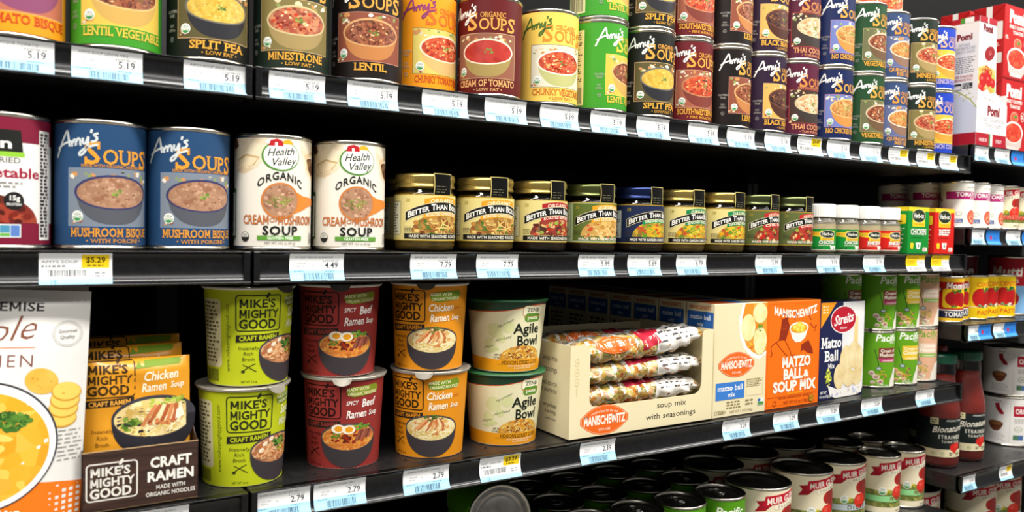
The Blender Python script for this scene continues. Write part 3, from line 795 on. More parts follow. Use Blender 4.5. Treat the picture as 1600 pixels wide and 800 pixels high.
JAR = {
 'gold_chicken': mk_jar('#b39b54', P_GOLD, ban='#dd9a22', sub='#dd9a22', subt='ROASTED CHICKEN BASE', bits=CHK, foodm=F_CHK, **gold),
 'gold_beef': mk_jar('#b39b54', P_DARK, ban='#a8222a', sub='#a8222a', subt='ROASTED BEEF BASE', bits=BEF, foodm=F_BEEF, strip_t='MADE WITH SEASONED ROASTED BEEF', seedn=3, **gold),
 'olive_gold': mk_jar('#5f6638', P_DARK, label='#a9b890', left='#b9c0a0', inner='#5c6a2c', ban='#dd9a22', sub='#dd9a22', subt='NO CHICKEN BASE', bits=['#d9b06a', '#e0c080', '#c0502c', '#b8863c'], foodm=F_BIS, strip=None, top='VEGETARIAN', strip_t='MADE WITH SEASONED VEGETABLES', seedn=4),
 'navy_veg': mk_jar('#1f2c58', P_DARK, label='#1d2848', left='#c4c8c4', inner='#1d2848', ban='#1d2848', sub='#1f8a4c', subt='SEASONED VEGETABLE', bits=VEG, foodm=F_VEG, top=' ', strip_t='MADE WITH GARDEN CARROTS, CELERY, ONION', seedn=5, strip='#141a30'),
 'gold_veg': mk_jar('#b39b54', P_GOLD, ban='#1c7f4a', sub='#1c7f4a', subt='SEASONED VEGETABLE', bits=VEG, foodm=F_VEG, strip_t='MADE WITH GARDEN CARROTS, CELERY, ONION', seedn=6, **gold),
 'olive_chili': mk_jar('#59603a', P_DARK, label='#5d6636', left='#a9b096', inner='#5d6636', ban='#b8262a', sub='#b8262a', subt='CHILI BASE', bits=BEF, foodm=F_CHI, top='VEGETARIAN', strip=None, strip_t='MADE WITH SEASONED VEGETABLES', seedn=7),
}
for i, (k, x, s, lab) in enumerate((
 ('gold_chicken', .388, .62, 'gold-lidded bouillon jar with orange banner standing beside the white soup can'),
 ('gold_chicken', .4658, .53, 'gold-lidded bouillon jar with orange banner, second jar from the white soup cans'),
 ('gold_beef', .5424, .7, 'gold-lidded bouillon jar with red banner and beef picture'),
 ('olive_gold', .6195, .7, 'olive-lidded bouillon jar with orange banner and bisque picture'),
 ('navy_veg', .6998, .78, 'navy blue lidded bouillon jar with navy label and vegetables'),
 ('gold_veg', .7762, .79, 'gold-lidded bouillon jar with green banner beside the navy jar'),
 ('gold_veg', .8546, .83, 'gold-lidded bouillon jar with green banner beside the olive-lidded chili jars'),
 ('olive_chili', .9264, .88, 'olive-lidded bouillon jar with red banner, left of the pair'),
 ('olive_chili', 1.0032, .9, 'olive-lidded bouillon jar with red banner, beside the white-capped shakers'))):
    place('jar_' + k, JAR[k], lab, x, .8044, ZM, turn(x, .8044, s), 'bouillon jars', 'bouillon_jar', 'jar')
place('jar_gold_chicken', None, 'gold-lidded bouillon jar in the second row, peeping out left of the first jar', .405, .8755, ZM, 0.3, 'bouillon jars')

# ---------------------------------------------------------------- bouillon shakers and cartons
def shaker_art(c, word):
    a = Art(8); R = 24.2; wrap_base(a, R, 5, 37.5, c); wrap_base(a, R, 5, 5.8, '#e9e4d4')
    a.poly([(-30, 33), (-10, 33), (-10, 25), (-30, 28)], '#e8c52c'); a.lines(-29, -11, 28, 32, 2, '#b03a20', .5)
    a.rect(-11, 20, 13, 35, '#e9c631'); a.ell(1, 29.5, 13, 6.2, '#d8d4c0', 28); a.ell(1, 29.5, 12.3, 5.5, '#26301f', 28)
    a.text('Herb-ox', 1, 27.6, 4.6, '#f4f0e4', w=19, b=.03); a.text('SODIUM FREE', 1, 21, 2, '#a0391c', w=18)
    a.text(word, 0, 14.6, 4.8, '#f4f0e6', w=26, b=.035, serif=True, out=('#1c2a18', .03)); a.lines(-13, 13, 11.2, 13.4, 1, '#e6e0cc')
    a.poly([(6, 6.4), (11, 6.4), (12.5, 12), (4.5, 12)], '#efeadb'); a.poly([(13, 7), (16, 7), (17, 12), (12.6, 12)], '#efeadb')
    a.text('NET WT', -14, 7, 2.4, '#20180f', w=13); return a
def mk_shaker(c, word):
    def f(t):
        g = Geo(); g.lathe([[(0, .001), (.022, .001), (.0236, .003), (.0238, .006), (.0238, .046), (.0225, .0505), (.0195, .0545), (.0195, .058)]], M('#e9e4cf', .08, 0, 0, 0.85, 'clear_plastic'), 44); obj('plastic_bottle', g, t)
        g = Geo(); g.lathe([[(0, .002), (.0215, .0022), (.0228, .0045), (.0229, .043), (.021, .0445), (0, .0452)]], noisy('bouillon_powder', '#c9b582', '#dccb9c', 900, .9), 36); obj('powder', g, t)
        g = Geo(); g.lathe([[(.0196, .0555), (.0226, .0555), (.0229, .0562)]], WHITECAP, 44); g.lathe([[(.0229, .0562), (.0229, .0738)]], WHITECAP, 168, wob=lambda a, z: 1 + .012 * math.cos(a * 42))
        g.lathe([[(.0229, .0738), (.0222, .0757), (.0205, .076), (0, .076)]], WHITECAP, 44); obj('cap', g, t)
        obj('label_sleeve', wrap_mesh('label_sleeve', shaker_art(c, word), 24.2, 76), t)
    return f
GREEN_BX, RED_BX = '#12862f', '#cc2018'
for k, x, y, s, lab in (('g', 1.0639, .7954, .5, 'green-labelled shaker with white cap beside the olive-lidded jar'), ('g', 1.1219, .7954, .62, 'green-labelled shaker with white cap beside a red-labelled shaker'),
                        ('r', 1.1796, .7954, .66, 'red-labelled shaker with white cap beside a green-labelled shaker'), ('r', 1.2332, .7954, .74, 'red-labelled shaker with white cap beside the green carton'),
                        ('g', 1.066, .85, .5, 'white-capped shaker in the second row behind the jar and first shaker')):
    place('shk' + k, mk_shaker(GREEN_BX if k == 'g' else RED_BX, 'CHICKEN' if k == 'g' else 'BEEF'), lab, x, y, ZM, turn(x, y, s), 'white-capped shakers', 'bouillon_shaker', 'shaker')
def herb_carton(label, x, c, word, dark):
    w, d, h = 61, 40, 79
    g = Geo(); g.box(-w / 2000, w / 2000, -d / 2000, d / 2000, 0, h / 1000, M(c), .0006, 1)
    a = Art(9); y_ = '#e9cb28'
    a.rect(-w / 2 + .4, 72, w / 2 - .4, h - .3, y_); a.rect(-18, 46, 18, 74, y_); a.ell(0, 64, 19.5, 11.5, '#c9c9a8', 30); a.ell(0, 64, 18.6, 10.7, '#27331f', 30)
    a.text('Herb-ox', 0, 60.5, 8, '#f3f0e4', w=29, b=.035); a.text('SODIUM FREE', 0, 48, 3.4, '#b8781c', w=30, b=.02)
    a.text(word, 0, 32.5, 9.5, '#f3f0e6', w=45 if len(word) > 5 else 34, b=.03, serif=True, out=('#14300f' if c == GREEN_BX else '#5a100c', .035)); a.lines(-20, 20, 26, 29, 1, dark)
    a.poly([(-22, 9), (-15, 8), (-13, 17), (-17, 19), (-23, 18)], y_); a.poly([(-4, 8), (5, 8), (8, 19), (-7, 19)], '#f0ede2'); a.rect(-1, 11, 3, 16, '#5a7a5a'); a.rrect(13, 4, 26, 11, '#efe4d8', 2); a.lines(14, 25, 5, 10, 2, '#b05a50')
    a.emit(g, facemap((0, -d / 2000, 0), (1, 0, 0), (0, 0, 1)))
    b = Art(10); b.rect(-d / 2 + .4, 72, d / 2 - .4, h - .3, y_); b.rrect(-16, 50, 16, 66, y_, 3); b.lines(-12, 12, 52, 64, 3, '#4a4418'); b.lines(-14, 14, 10, 44, 10, '#e9e4cf', .4)
    b.emit(g, facemap((-w / 2000, 0, 0), (0, -1, 0), (0, 0, 1)))
    b2 = Art(10); b2.rect(-w / 2 + .4, -d / 2 + .4, w / 2 - .4, d / 2 - .4, y_); b2.emit(g, facemap((0, 0, h / 1000), (1, 0, 0), (0, 1, 0)))
    o = obj('bouillon_carton', g); o.location = (x, LIP + .012 + d / 2000, zz(ZM)); tag(o, label, 'box', 'bouillon cartons')
    return o
herb_carton('green chicken bouillon carton with yellow top beside the white-capped shakers', 1.2921, GREEN_BX, 'CHICKEN', '#0a5a1c')
herb_carton('red beef bouillon carton with yellow top at the right end of the jar shelf', 1.3705, RED_BX, 'BEEF', '#7a120e')
# ---------------------------------------------------------------- curved sheets (pouches, packs)
def sheetmap(fn):
    def f(u, v, l):
        e = .4
        p = Vector(fn(u, v)); n = (Vector(fn(u + e, v)) - Vector(fn(u - e, v))).cross(Vector(fn(u, v + e)) - Vector(fn(u, v - e)))
        n = n.normalized() if n.length > 1e-9 else Vector((0, -1, 0))
        return tuple((p + n * l) / 1000), n[:]
    return f
def frange(a, b, d):
    out = []; x = a + d
    while x < b - 1e-6: out.append(x); x += d
    return out
def pillow(name, w, h, bulge, art, back, parent=None, step=5.0, me_only=False):
    """two printed sheets sealed at their edges; v runs 0..h"""
    us = frange(-w / 2, w / 2, step); vs_ = frange(0, h, step)
    g = Geo()
    art.emit(g, sheetmap(lambda u, v: (u, -bulge(u, v), v)), us, vs_, True)
    b = Art(2); b.rect(-w / 2, 0, w / 2, h, back)
    b.emit(g, sheetmap(lambda u, v: (-u, bulge(-u, v), v)), us, vs_, True)
    return obj(name, g, parent)

# ---------------------------------------------------------------- ramen cups
RCUP, HCUP = 40.5, 96.0
def cup_R(v): return 38.0 + 4.9 * v / HCUP
def logo(a, u, v, w, c, asp=.8, fc=None):
    """hand-drawn three line block in a frame, u,v = centre"""
    h = w * asp; fc = fc or c
    a.frame(u - w / 2, v - h / 2, u + w / 2, v + h / 2, w * .03, fc, w * .07)
    a.ell(u + w * .18, v + h * .5, w * .035, w * .075, fc, 14, rot=-30)
    k = h * .222
    a.text("MIKE'S", u - w * .44, v + h * .16, k, c, w=w * .80, al='l', b=.05); a.text('MIGHTY', u - w * .44, v - h * .13, k, c, w=w * .88, al='l', b=.05); a.text('GOOD', u - w * .44, v - h * .43, k * 1.12, c, w=w * .83, al='l', b=.06)
def ramen_cup_art(base, ink, bowl_soup, flav, bits, noods, seed, broth, green='#7d9a22', extra=None, shadow=None):
    a = Art(seed); R = RCUP
    a.grid(-PI * R + .01, 0.6, PI * R - .01, HCUP - 1.5, base, 4)
    a.rrect(-96, 18, -68, 84, '#d8cfa0' if base == '#b7c11e' else '#d9c8a8', 4); a.lines(-94, -70, 22, 82, 16, '#5a5230'); a.bars(-94, -72, 4, 16, '#3a3a22')
    a.text('www.mikesmightygood.com', -59, 14, 4.0, ink, w=66, al='l', b=.0, sh=.25, rot=True)
    logo(a, -31, 71, 43, ink); a.poly([(-53, 42.6), (-10, 44), (-9.6, 51.2), (-52.6, 49.8)], '#26211c'); a.text('CRAFT RAMEN', -31.2, 45, 4.2, base, w=37, b=.05, slope=.04)
    for i, t in enumerate(broth): a.text(t, -41, 35.5 - 5.4 * i, 3.4, ink, w=3.0 * len(t) * .82, b=-.005, sh=.1)
    a.stroke([(-46, 15), (-40, 19), (-34, 22)], .8, ink); a.stroke([(-46, 21), (-40, 18), (-33, 14)], .8, ink); a.ell(-46, 14.4, 2, 1.4, ink, 10)
    a.text('NET WT 1.6 oz', -40, 3.2, 2.3, ink, w=16, b=0)
    a.poly([(-3, 78), (4, 76), (30, 78.5), (33, 84), (30, 88.5), (2, 86.5), (-4, 83)], green); a.text('MADE WITH', 8, 82.6, 3.4, '#efe9b8', w=24, b=.02, sh=.1, slope=.04); a.text('ORGANIC NOODLES', 14, 78.0, 3.2, '#efe9b8', w=33, b=.02, sh=.1, slope=.04)
    for t, u, v, h, w, c in flav: a.text(t, u, v, h, c, w=w, al='l', b=.03, sh=.12, slope=.05)
    # the bowl
    pts = [(-31 * math.cos(math.radians(t)) * (1 if t < 90 else 1), 33 - 31.5 * math.sin(math.radians(t)) ** .8) for t in range(0, 181, 9)]
    a.poly(pts, '#3b3538'); a.ell(0, 34, 31, 14.5, '#4a4446', 40); a.ell(0, 33.4, 29.4, 13.2, bowl_soup, 40)
    a.noodles(2, 30, 26, 9, 44, 15, 1.1, noods); a.blobs(0, 35, 25, 9, 40, (1.2, 3.6), bits)
    if extra: extra(a)
    return a
CUPRIM = M('#d8d4c8', .35); FOIL = noisy('foil_lid_paper', '#8d877c', '#a39d90', 30, .3, .4)
def mk_cup(art, lidm=None, tabside=-.2):
    def f(t):
        obj('cup_wall', wrap_mesh('cup_wall', art(), RCUP, HCUP, cup_R, frange(0, HCUP, 23)), t)
        g = Geo(); g.lathe([[(0, .003), (.034, .003), (.0362, .0)], [(.0362, 0), (.0378, 0), (.0381, .0012)]], CUPRIM, 48); obj('cup_base', g, t); g = Geo()
        g.lathe([[(.0426, .0938), (.0446, .0934), (.0452, .0946), (.0450, .0960), (.0438, .0966)]], CUPRIM, 60); obj('cup_rim', g, t)
        g = Geo(); g.lathe([[(0, .0957), (.036, .0957), (.0405, .0961), (.0444, .0969), (.0458, .0967), (.0462, .0956)]], lidm or FOIL, 72, wob=lambda a, z: 1 + .006 * math.sin(9 * a) + .004 * math.sin(23 * a)); lo = obj('lid', g, t)
        g = Geo(); n = 9; P = []
        for i in range(n):
            q = -1 + 2 * i / (n - 1); P.append((q * .011, -.0458 - .006 * (1 - q * q) ** .5 * 1.0))
        top = [(x, -math.sqrt(.0458 ** 2 - x * x) + .001, .0966) for x, y in P]; low = [(x, y + .0005, .0966 - .007 * (1 - (x / .011) ** 2) ** .5) for x, y in P]
        g.add(top + low, [[i, i + 1, n + i + 1, n + i] for i in range(n - 1)], lidm or FOIL, True)
        o = obj('lid_tab', g, lo); o.rotation_euler = (0, 0, tabside)
    return f
def egg(a):
    for x, y in ((-12, 43), (-1, 42)): a.ell(x, y, 7, 4.8, '#efe6d2', 20); a.ell(x + .5, y, 4.2, 3.2, '#e59a1f', 18)
    for k in range(6): a.stroke([(6 + k * 3.2, 29 + k * .7), (9 + k * 3, 36), (12 + k * 2.6, 41)], 2.3, ('#8a4a3c', '#6d3830', '#a05a48')[k % 3])
    a.blobs(13, 45, 9, 4, 22, (1, 3), ['#5f8a2c', '#7aa63a', '#47702a']); a.blobs(-4, 32, 6, 5, 26, (.8, 2.2), ['#7a1f12', '#9c2c18', '#5a1a10']); a.blobs(-15, 36, 5, 3, 12, (.8, 2), ['#5f8a2c', '#47702a'])
def chook(a):
    for k in range(8): a.stroke([(-20 + k * 4.6, 30 + (k % 3)), (-13 + k * 3.8, 37), (-3 + k * 1.6, 45)], 2.4, ('#e0a068', '#c97a45', '#ecd0a0', '#b8653a')[k % 4], taper=True)
    a.blobs(3, 46, 11, 4, 26, (.8, 2.6), ['#4d7030', '#38561f', '#6a8a3c', '#8a5a34']); a.blobs(-2, 41, 9, 3, 10, (.6, 1.6), ['#c9502c', '#d8803c'])
def greens(a):
    a.blobs(4, 38, 10, 7, 30, (1.5, 4), ['#2f5a26', '#42702c', '#264a20', '#6a9a3a']); a.noodles(-12, 33, 15, 9, 26, 14, 1.2, ['#d8a070', '#c9824c', '#e0b888', '#b86a3c'])
    for x, y in ((-16, 40), (-9, 44), (-20, 34)): a.ell(x, y, 3, 2, '#e9dcc0', 14, rot=30)
    a.blobs(10, 30, 9, 5, 12, (1, 3), ['#d8c838', '#b8a82c', '#c9783c'])
CUPS = {
 'green': mk_cup(lambda: ramen_cup_art('#b7c11e', '#2c3015', food('umami_ramen_print', ['#a8603a', '#c98a58', '#8a4a2c', '#d8a878'], 4), [('Savory', 2, 66, 8.5, 30, '#eef0c0'), ('Miso Ramen', 0, 55, 8, 36, '#eef0c0')], ['#b86a40', '#e0b080', '#8f5a34'], ['#d8a070', '#c08050', '#e6c090'], 21, ['Insanely', 'Rich', 'Broth'], '#5d7a1e', greens)),
 'red': mk_cup(lambda: ramen_cup_art('#8e2f2c', '#240b09', food('beef_ramen_print', ['#c8702c', '#d98a3c', '#b05a22', '#e0a050'], 4), [('SPICY', -4, 67.4, 4.2, 12, '#f3e4dc'), ('Beef', 12, 65, 8, 16, '#f3e8e0'), ('Ramen', -4, 53.6, 8, 22, '#f3e8e0'), ('Soup', 21, 55.4, 5.4, 11, '#f3e8e0')], ['#b04a22', '#d98a3c', '#8a2f1a'], ['#e0a045', '#d08a34', '#c9702a'], 22, ['Insanely', 'Rich', 'Broth'], '#7d8a22', egg)),
 'orange': mk_cup(lambda: ramen_cup_art('#d88a1a', '#332009', food('chicken_ramen_print', ['#d8c078', '#e0cc90', '#c9a858', '#e9dcae'], 5), [('Chicken', -6, 65.2, 8, 29, '#f6ecd4'), ('FLAVOR', 25, 67.6, 2.6, 8, '#c96a2c'), ('Ramen', -4, 54, 8, 22, '#f6ecd4'), ('Soup', 21, 56, 5.4, 11, '#f6ecd4')], ['#d8a060', '#c98048', '#e9d8a8'], ['#e9dca8', '#d8c070', '#f0e6c0', '#cdb060'], 23, ['Insanely', 'Rich', 'Broth'], '#6f8a22', chook)),
}
for k, x, y, s, dx in (('green', .1955, .816, .80, .005), ('red', .304, .824, .16, -.006), ('orange', .404, .816, .06, -.002)):
    c = {'green': 'lime green', 'red': 'dark red', 'orange': 'orange'}[k]
    place('cup' + k, CUPS[k], c + ' ramen cup standing on the shelf, bottom of its stack of two', x, y, ZB, turn(x, y, s), 'stacked ramen cups', 'ramen_cup', 'cup')
    place('cup' + k, CUPS[k], c + ' ramen cup on top of its stack of two', x + dx, y + .001, ZB + .0972, turn(x, y, s + (.06 if k != 'green' else .04)), 'stacked ramen cups')
# bean pasta bowls
RB_, HB_ = 43.0, 85.0
def bowl_R(v): return 39.8 + 8.6 * v / HB_
def agile_art():
    a = Art(31); R = RB_; cr = '#e2dcb4'
    a.grid(-PI * R + .01, .6, PI * R - .01, HB_ - 1, cr, 3)
    top = [(-PI * R + .01, HB_ - 1), (PI * R - .01, HB_ - 1), (PI * R - .01, 78), (60, 78)]
    wave = [(40, 79), (20, 80), (0, 76.5), (-20, 73), (-45, 71.5), (-80, 71), (-PI * R + .01, 72)]
    dk = noisy('dark_green_ink', '#173a26', '#1c4430', 8, .4)
    a.poly(top + smooth_line(wave, 3), dk); a.stroke(wave, 1.0, '#c9502c', 3)
    a.poly([(-PI * R + .01, .6), (PI * R - .01, .6), (PI * R - .01, 14), (60, 14), (20, 13), (-20, 15), (-60, 17), (-PI * R + .01, 17)], '#e79a18')
    for x, y, r in ((-30, 50, 9), (-14, 54, 7), (-36, 34, 7), (-22, 40, 5)): a.ell(x, y, r, r, '#d3d59c', 18)
    a.poly([(-44, 24), (-28, 30), (-24, 27), (-38, 22)], '#c9cf90')
    for t, u, v, sl in (('veg protein', -18, 57, .5), ('plant-fueled', -20, 39, .25), ('non-gmo', -38, 29, .25)): a.text(t, u, v, 3.2, '#2c4a30', w=18 if len(t) > 8 else 13, b=-.01, sh=.3, slope=sl)
    a.text('NET WT', -26, 19.6, 2.3, '#2a2a20', w=9, b=.03); a.text('2.9 oz (82g)', -25, 16.6, 2.3, '#2a2a20', w=14, b=.03)
    a.rrect(2, 66, 28, 79, '#efe9c8', 4); a.rrect(4, 60, 26, 70, '#5b8a2e', 4); a.frame(2, 66, 28, 79, .6, '#c9702c', 4)
    a.text('ZENB', 15, 71.6, 4.4, '#22321f', w=17, b=.03); a.text('pasta', 15, 63, 4.2, '#eef0d0', w=15, b=.03)
    a.text('Agile', 9, 46.5, 11.5, '#1a2218', w=35, b=.03); a.text('Bowl', 11, 32, 11.5, '#1a2218', w=31, b=.03)
    corn = food('corn_pasta_print', ['#d89a2c', '#e6b84c', '#b8742a', '#e0c070', '#8a4a24', '#dca83c'], 3)
    a.ell(4, 15, 29, 17, corn, 36, 0, 180); a.noodles(4, 22, 26, 9, 70, 5, 1.5, ['#e9c25a', '#d99a2c', '#8a4a24', '#f0d890', '#c97f2c']); a.poly([(-27, 15.2), (34, 15.2), (34, 10), (-27, 10)], '#e79a18')
    a.text('MEXICAN STREET CORN', 4, 10.2, 3.6, '#231a0c', w=52, b=.02, serif=True); a.text('WITH WHOLE YELLOW PEA PASTA', 6, 6.6, 2, '#f6e8c0', w=40); a.text('& A SAVORY SAUCE', 6, 4, 2, '#f6e8c0', w=24)
    a.rrect(70, 20, 110, 60, '#efe9d0', 3); return a
def mk_bowl(t):
    gl = noisy('printed_green_lid', '#1d5230', '#2a6a40', 60, .35)
    obj('cup_wall', wrap_mesh('cup_wall', agile_art(), RB_, HB_, bowl_R, frange(0, HB_, 21)), t)
    g = Geo(); g.lathe([[(0, .003), (.036, .003), (.0384, 0)], [(.0384, 0), (.0400, 0), (.0403, .0012)]], CUPRIM, 48); obj('cup_base', g, t); g = Geo()
    g.lathe([[(.0478, .0828), (.0498, .0824), (.0505, .0838), (.0502, .0852), (.0490, .0857)]], M('#2a5a3a', .4), 60); obj('cup_rim', g, t)
    g = Geo(); g.lathe([[(0, .0851), (.042, .0851), (.0494, .0860), (.0510, .0856), (.0514, .0843)]], gl, 72, wob=lambda a, z: 1 + .005 * math.sin(11 * a)); obj('lid', g, t)
place('agile', mk_bowl, 'cream and green pasta bowl standing on the shelf, bottom one of the pair', .5065, .8215, ZB, turn(.5065, .8215, .42), 'pasta bowls', 'pasta_bowl', 'cup')
place('agile', mk_bowl, 'cream and green pasta bowl on top of the other pasta bowl', .5095, .8225, ZB + .0864, turn(.507, .819, .38), 'pasta bowls')

# ---------------------------------------------------------------- white soup pouch
def pouch():
    w, h = 190, 196
    a = Art(41); wp = noisy('white_pouch_film', '#dcdad4', '#e6e4de', 12, .38)
    a.rect(-w / 2, 0, w / 2, h, wp)
    a.poly([(-w / 2, 0), (w / 2, 0), (w / 2, 33), (70, 36), (40, 40), (0, 42), (-w / 2, 36)], '#e4741a')
    a.rect(-w / 2, h - 9, w / 2, h, '#d2cfc7')
    a.text('THE PERFECT PREMISE', -12, h - 17, 7, '#2c2a2a', w=130, b=.03, al='c')
    a.text('Simple', 10, 152, 20, '#7d4a38', w=74, b=-.012, sh=.35, slope=.12); a.stroke([(-46, 148), (48, 149)], .8, '#d9773a')
    a.text('KITCHEN', 12, 133, 10, '#7d4a40', w=72, b=-.012, sp=.12); a.text('gourmet', 0, 124, 3, '#c9a09a', w=30, b=-.01, sh=.3)
    for i, (x, y) in enumerate(((-8, 176), (-2, 180), (4, 178), (9, 173), (-12, 171))): a.ell(x, y, 2.2, 1.3, '#e2702a', 10, rot=40 * i)
    a.ring(71, 160, 11, 11, .35, '#a3a19d'); a.ring(71, 160, 9.6, 9.6, .3, '#b0aea9'); a.text('Gourmet', 71, 161, 2.8, '#8d8b87', w=14, b=.02, slope=.08); a.text('Quality', 71, 156, 2.8, '#8d8b87', w=11, b=.02, slope=.08)
    po = noisy('potato_print', '#d8a535', '#e8be56', 40, .45)
    a.ell(54, 121, 12.5, 10.5, po, 28, rot=-25); a.blobs(54, 121, 9, 7, 8, (.6, 1.3), ['#b8842a', '#c99638'])
    for i, y in enumerate((89, 97, 104, 111)): a.ell(70 + i * .8, y, 11, 8.2, '#c9942c', 24, rot=-8); a.ell(70 + i * .8, y + .7, 10.3, 7.4, '#ecc860', 24, rot=-8)
    a.lines(68, 86, 52, 80, 8, '#8a8880', .25)
    a.ell(14, 70, 54, 52, '#3a3a42', 60); a.ell(14, 69.6, 52.6, 50.6, '#efece6', 60); a.ell(14, 68.4, 48, 45, food('cheesy_soup_print', ['#eda422', '#f2b53a', '#e79a1c', '#f5c352'], 12, .9), 56)
    a.blobs(8, 66, 32, 28, 30, (3, 9), ['#f3be4a', '#eda828', '#f6cb64']); a.blobs(36, 90, 12, 8, 50, (1.4, 5), ['#3f6a26', '#557f2e', '#2f5520', '#6a943a'])
    a.text('CHEESY', 22, 21, 6.4, '#f6e9d8', w=36, b=.01, al='r', sp=.05); a.text('POTATO SOUP', 44, 11, 6.4, '#f6e9d8', w=66, b=.01, al='r', sp=.05)
    def bul(u, v):
        x = min(1, abs(2 * u / w)); y = min(1, max(0, v / h))
        return (1 - x ** 3.2) * (26 * (1 - y) ** .8 + 3) * (1 if y < .94 else max(0.05, (1 - y) / .06)) + .25 + .9 * math.sin(u * .11 + v * .05) * (1 - x) * (y < .95)
    a.v = [(u + 8 if abs(u) < 94.5 else u, v, l) for u, v, l in a.v]
    t = thing('soup_pouch', 'white stand-up soup pouch with an orange soup bowl picture at the left edge', 'pouch', (-.0468, .783, zz(ZB) + .0008), math.radians(-5))
    o = pillow('pouch_film', w, h, bul, a, wp, t)
    o.rotation_euler = (0, math.radians(2.5), 0)
    t2 = thing('soup_pouch', 'second white soup pouch standing just behind the front one', 'pouch', (-.0440, .868, zz(ZB) + .0008), math.radians(3))
    o2 = obj('pouch_film', o.data, t2); o2.rotation_euler = (math.radians(-3), math.radians(3.5), 0)
pouch()

# ---------------------------------------------------------------- ramen packs in their wooden-look tray
def ramen_tray():
    w, d, h = 95, 88, 53
    wood = noisy('dark_wood_print', '#2a1a14', '#452c22', 18, .5, stretch=(1, 1, 14))
    t = thing('display_tray', 'dark wood-printed card tray holding orange ramen packs', 'tray', (.0965, .768, zz(ZB) + .0004), math.radians(1))
    g = Geo(); kr = M('#a98a64', .8); T = .0009
    g.box(-w / 2000, w / 2000, 0, T, 0, h / 1000, wood); g.box(-w / 2000, w / 2000, d / 1000 - T, d / 1000, 0, .075, wood)
    for s in (-1, 1):
        x = s * (w / 2000 - T / 2)
        pr = [(0, 0), (d / 1000, 0), (d / 1000, .075), (.03, .07), (.012, .056), (0, .053)]
        n = len(pr); g.add([(x - T / 2, a, b) for a, b in pr] + [(x + T / 2, a, b) for a, b in pr], [list(range(n))[::-1], [n + i for i in range(n)]] + [[i, (i + 1) % n, n + (i + 1) % n, n + i] for i in range(n)], wood)
    g.box(-w / 2000, w / 2000, 0, d / 1000, 0, T, kr); g.box(-w / 2000, w / 2000, -.00005, T + .00005, h / 1000 - .0006, h / 1000 + .0002, kr)
    a = Art(42); logo(a, -24, 26, 40, '#e2ddd2'); a.text('CRAFT', 24, 33, 8.6, '#ece8de', w=35, b=.06, slope=.0); a.text('RAMEN', 24, 20.5, 8.6, '#ece8de', w=40, b=.06)
    a.text('MADE WITH', 24, 13, 3.6, '#e2ddd2', w=25, b=.03); a.text('ORGANIC NOODLES', 24, 7, 3.6, '#e2ddd2', w=42, b=.03)
    a.emit(g, facemap((0, 0, 0), (1, 0, 0), (0, 0, 1))); obj('card_tray', g, t)
    w, h = 88, 128
    a = Art(43); fm = noisy('orange_pack_film', '#d08a1c', '#dc9a28', 14, .26)
    a.rect(-w / 2, 0, w / 2, h, fm); a.poly([(-4, 119), (36, 121), (38, 127), (0, 126)], '#6f8a22'); logo(a, -24, 111, 40, '#3a2810'); a.poly([(-43, 86), (-5, 88), (-4.6, 94.5), (-42.6, 92.5)], '#2a2118'); a.text('CRAFT RAMEN', -24, 88, 4.0, '#e0a040', w=33, b=.05, slope=.04)
    a.text('Chicken', 18, 108, 8, '#f3e6cc', w=30, b=.03, sh=.12, slope=.05); a.text('Ramen', 12, 98, 7.5, '#f3e6cc', w=21, b=.03, sh=.12, slope=.05); a.text('Soup', 32, 100, 5.6, '#f3e6cc', w=12, b=.03, sh=.12, slope=.05)
    a.text('Insanely', -30, 64, 3.4, '#7a4c14', w=17, b=0); a.text('Rich', -30, 58, 3.4, '#7a4c14', w=9, b=0); a.text('Broth', -30, 52, 3.4, '#7a4c14', w=11, b=0)
    pts = [(13 - 36 * math.cos(math.radians(q)), 74 - 34 * math.sin(math.radians(q)) ** .8) for q in range(0, 181, 9)]
    a.poly(pts, '#26242a'); a.ell(13, 75, 36, 19, '#3a3840', 40); a.ell(13, 74, 34, 17, food('pack_ramen_print', ['#d8bc70', '#e3cc8c', '#c9a656', '#ead9a4'], 5), 40)
    a.noodles(12, 68, 30, 10, 50, 14, 1.1, ['#ead9a0', '#d8bc68', '#f0e4b8']); a.blobs(-8, 70, 8, 6, 26, (1.2, 3.2), ['#5f7f2c', '#7d9a3c', '#45661f']); a.blobs(24, 87, 16, 4, 26, (1.4, 3.6), ['#a8b848', '#c0cc60', '#8a9f38'], box=True)
    for k in range(7): a.stroke([(2 + k * 5, 67 + k % 2), (8 + k * 4.4, 77), (14 + k * 3.4, 85)], 3.2, ('#c98050', '#b0603a', '#ead2a8', '#a8552f')[k % 4])
    a.blobs(20, 70, 14, 3, 24, (.8, 2), ['#b8562c', '#d0804a', '#8f3f22']); a.poly([(30, 70), (38, 73), (36, 82), (31, 79)], '#f0e6cc')
    def bul(u, v):
        x = min(1, abs(2 * u / w)); y = v / h
        e = min(1, (h - v) / 10, v / 8)
        return (9 * (1 - x ** 4) * max(e, 0) ** .5 + .3) + .5 * math.sin(u * .3) * (1 - e) + .7 * math.sin(v * .17 + u * .08) * max(e, 0) * (1 - x)
    def pack(label, y, z, lean, tilt, shared=[None]):
        p = thing('ramen_pack', label, 'noodle pack', (.0955, y, zz(ZB) + z), math.radians(tilt), 'orange ramen packs in the tray')
        if shared[0] is None: o = pillow('pack_film', w, h, bul, a, fm, p, 6); shared[0] = o.data
        else: o = obj('pack_film', shared[0], p)
        o.rotation_euler = (math.radians(lean), 0, 0); return p
    pack('orange ramen pack at the front of the wood-printed tray', .783, .0022, -3, 1)
    pack('orange ramen pack leaning behind the front pack in the tray', .812, .010, -8, 2)
    pack('orange ramen pack at the back of the tray with its top tilted away', .836, .016, -7, -2)
ramen_tray()

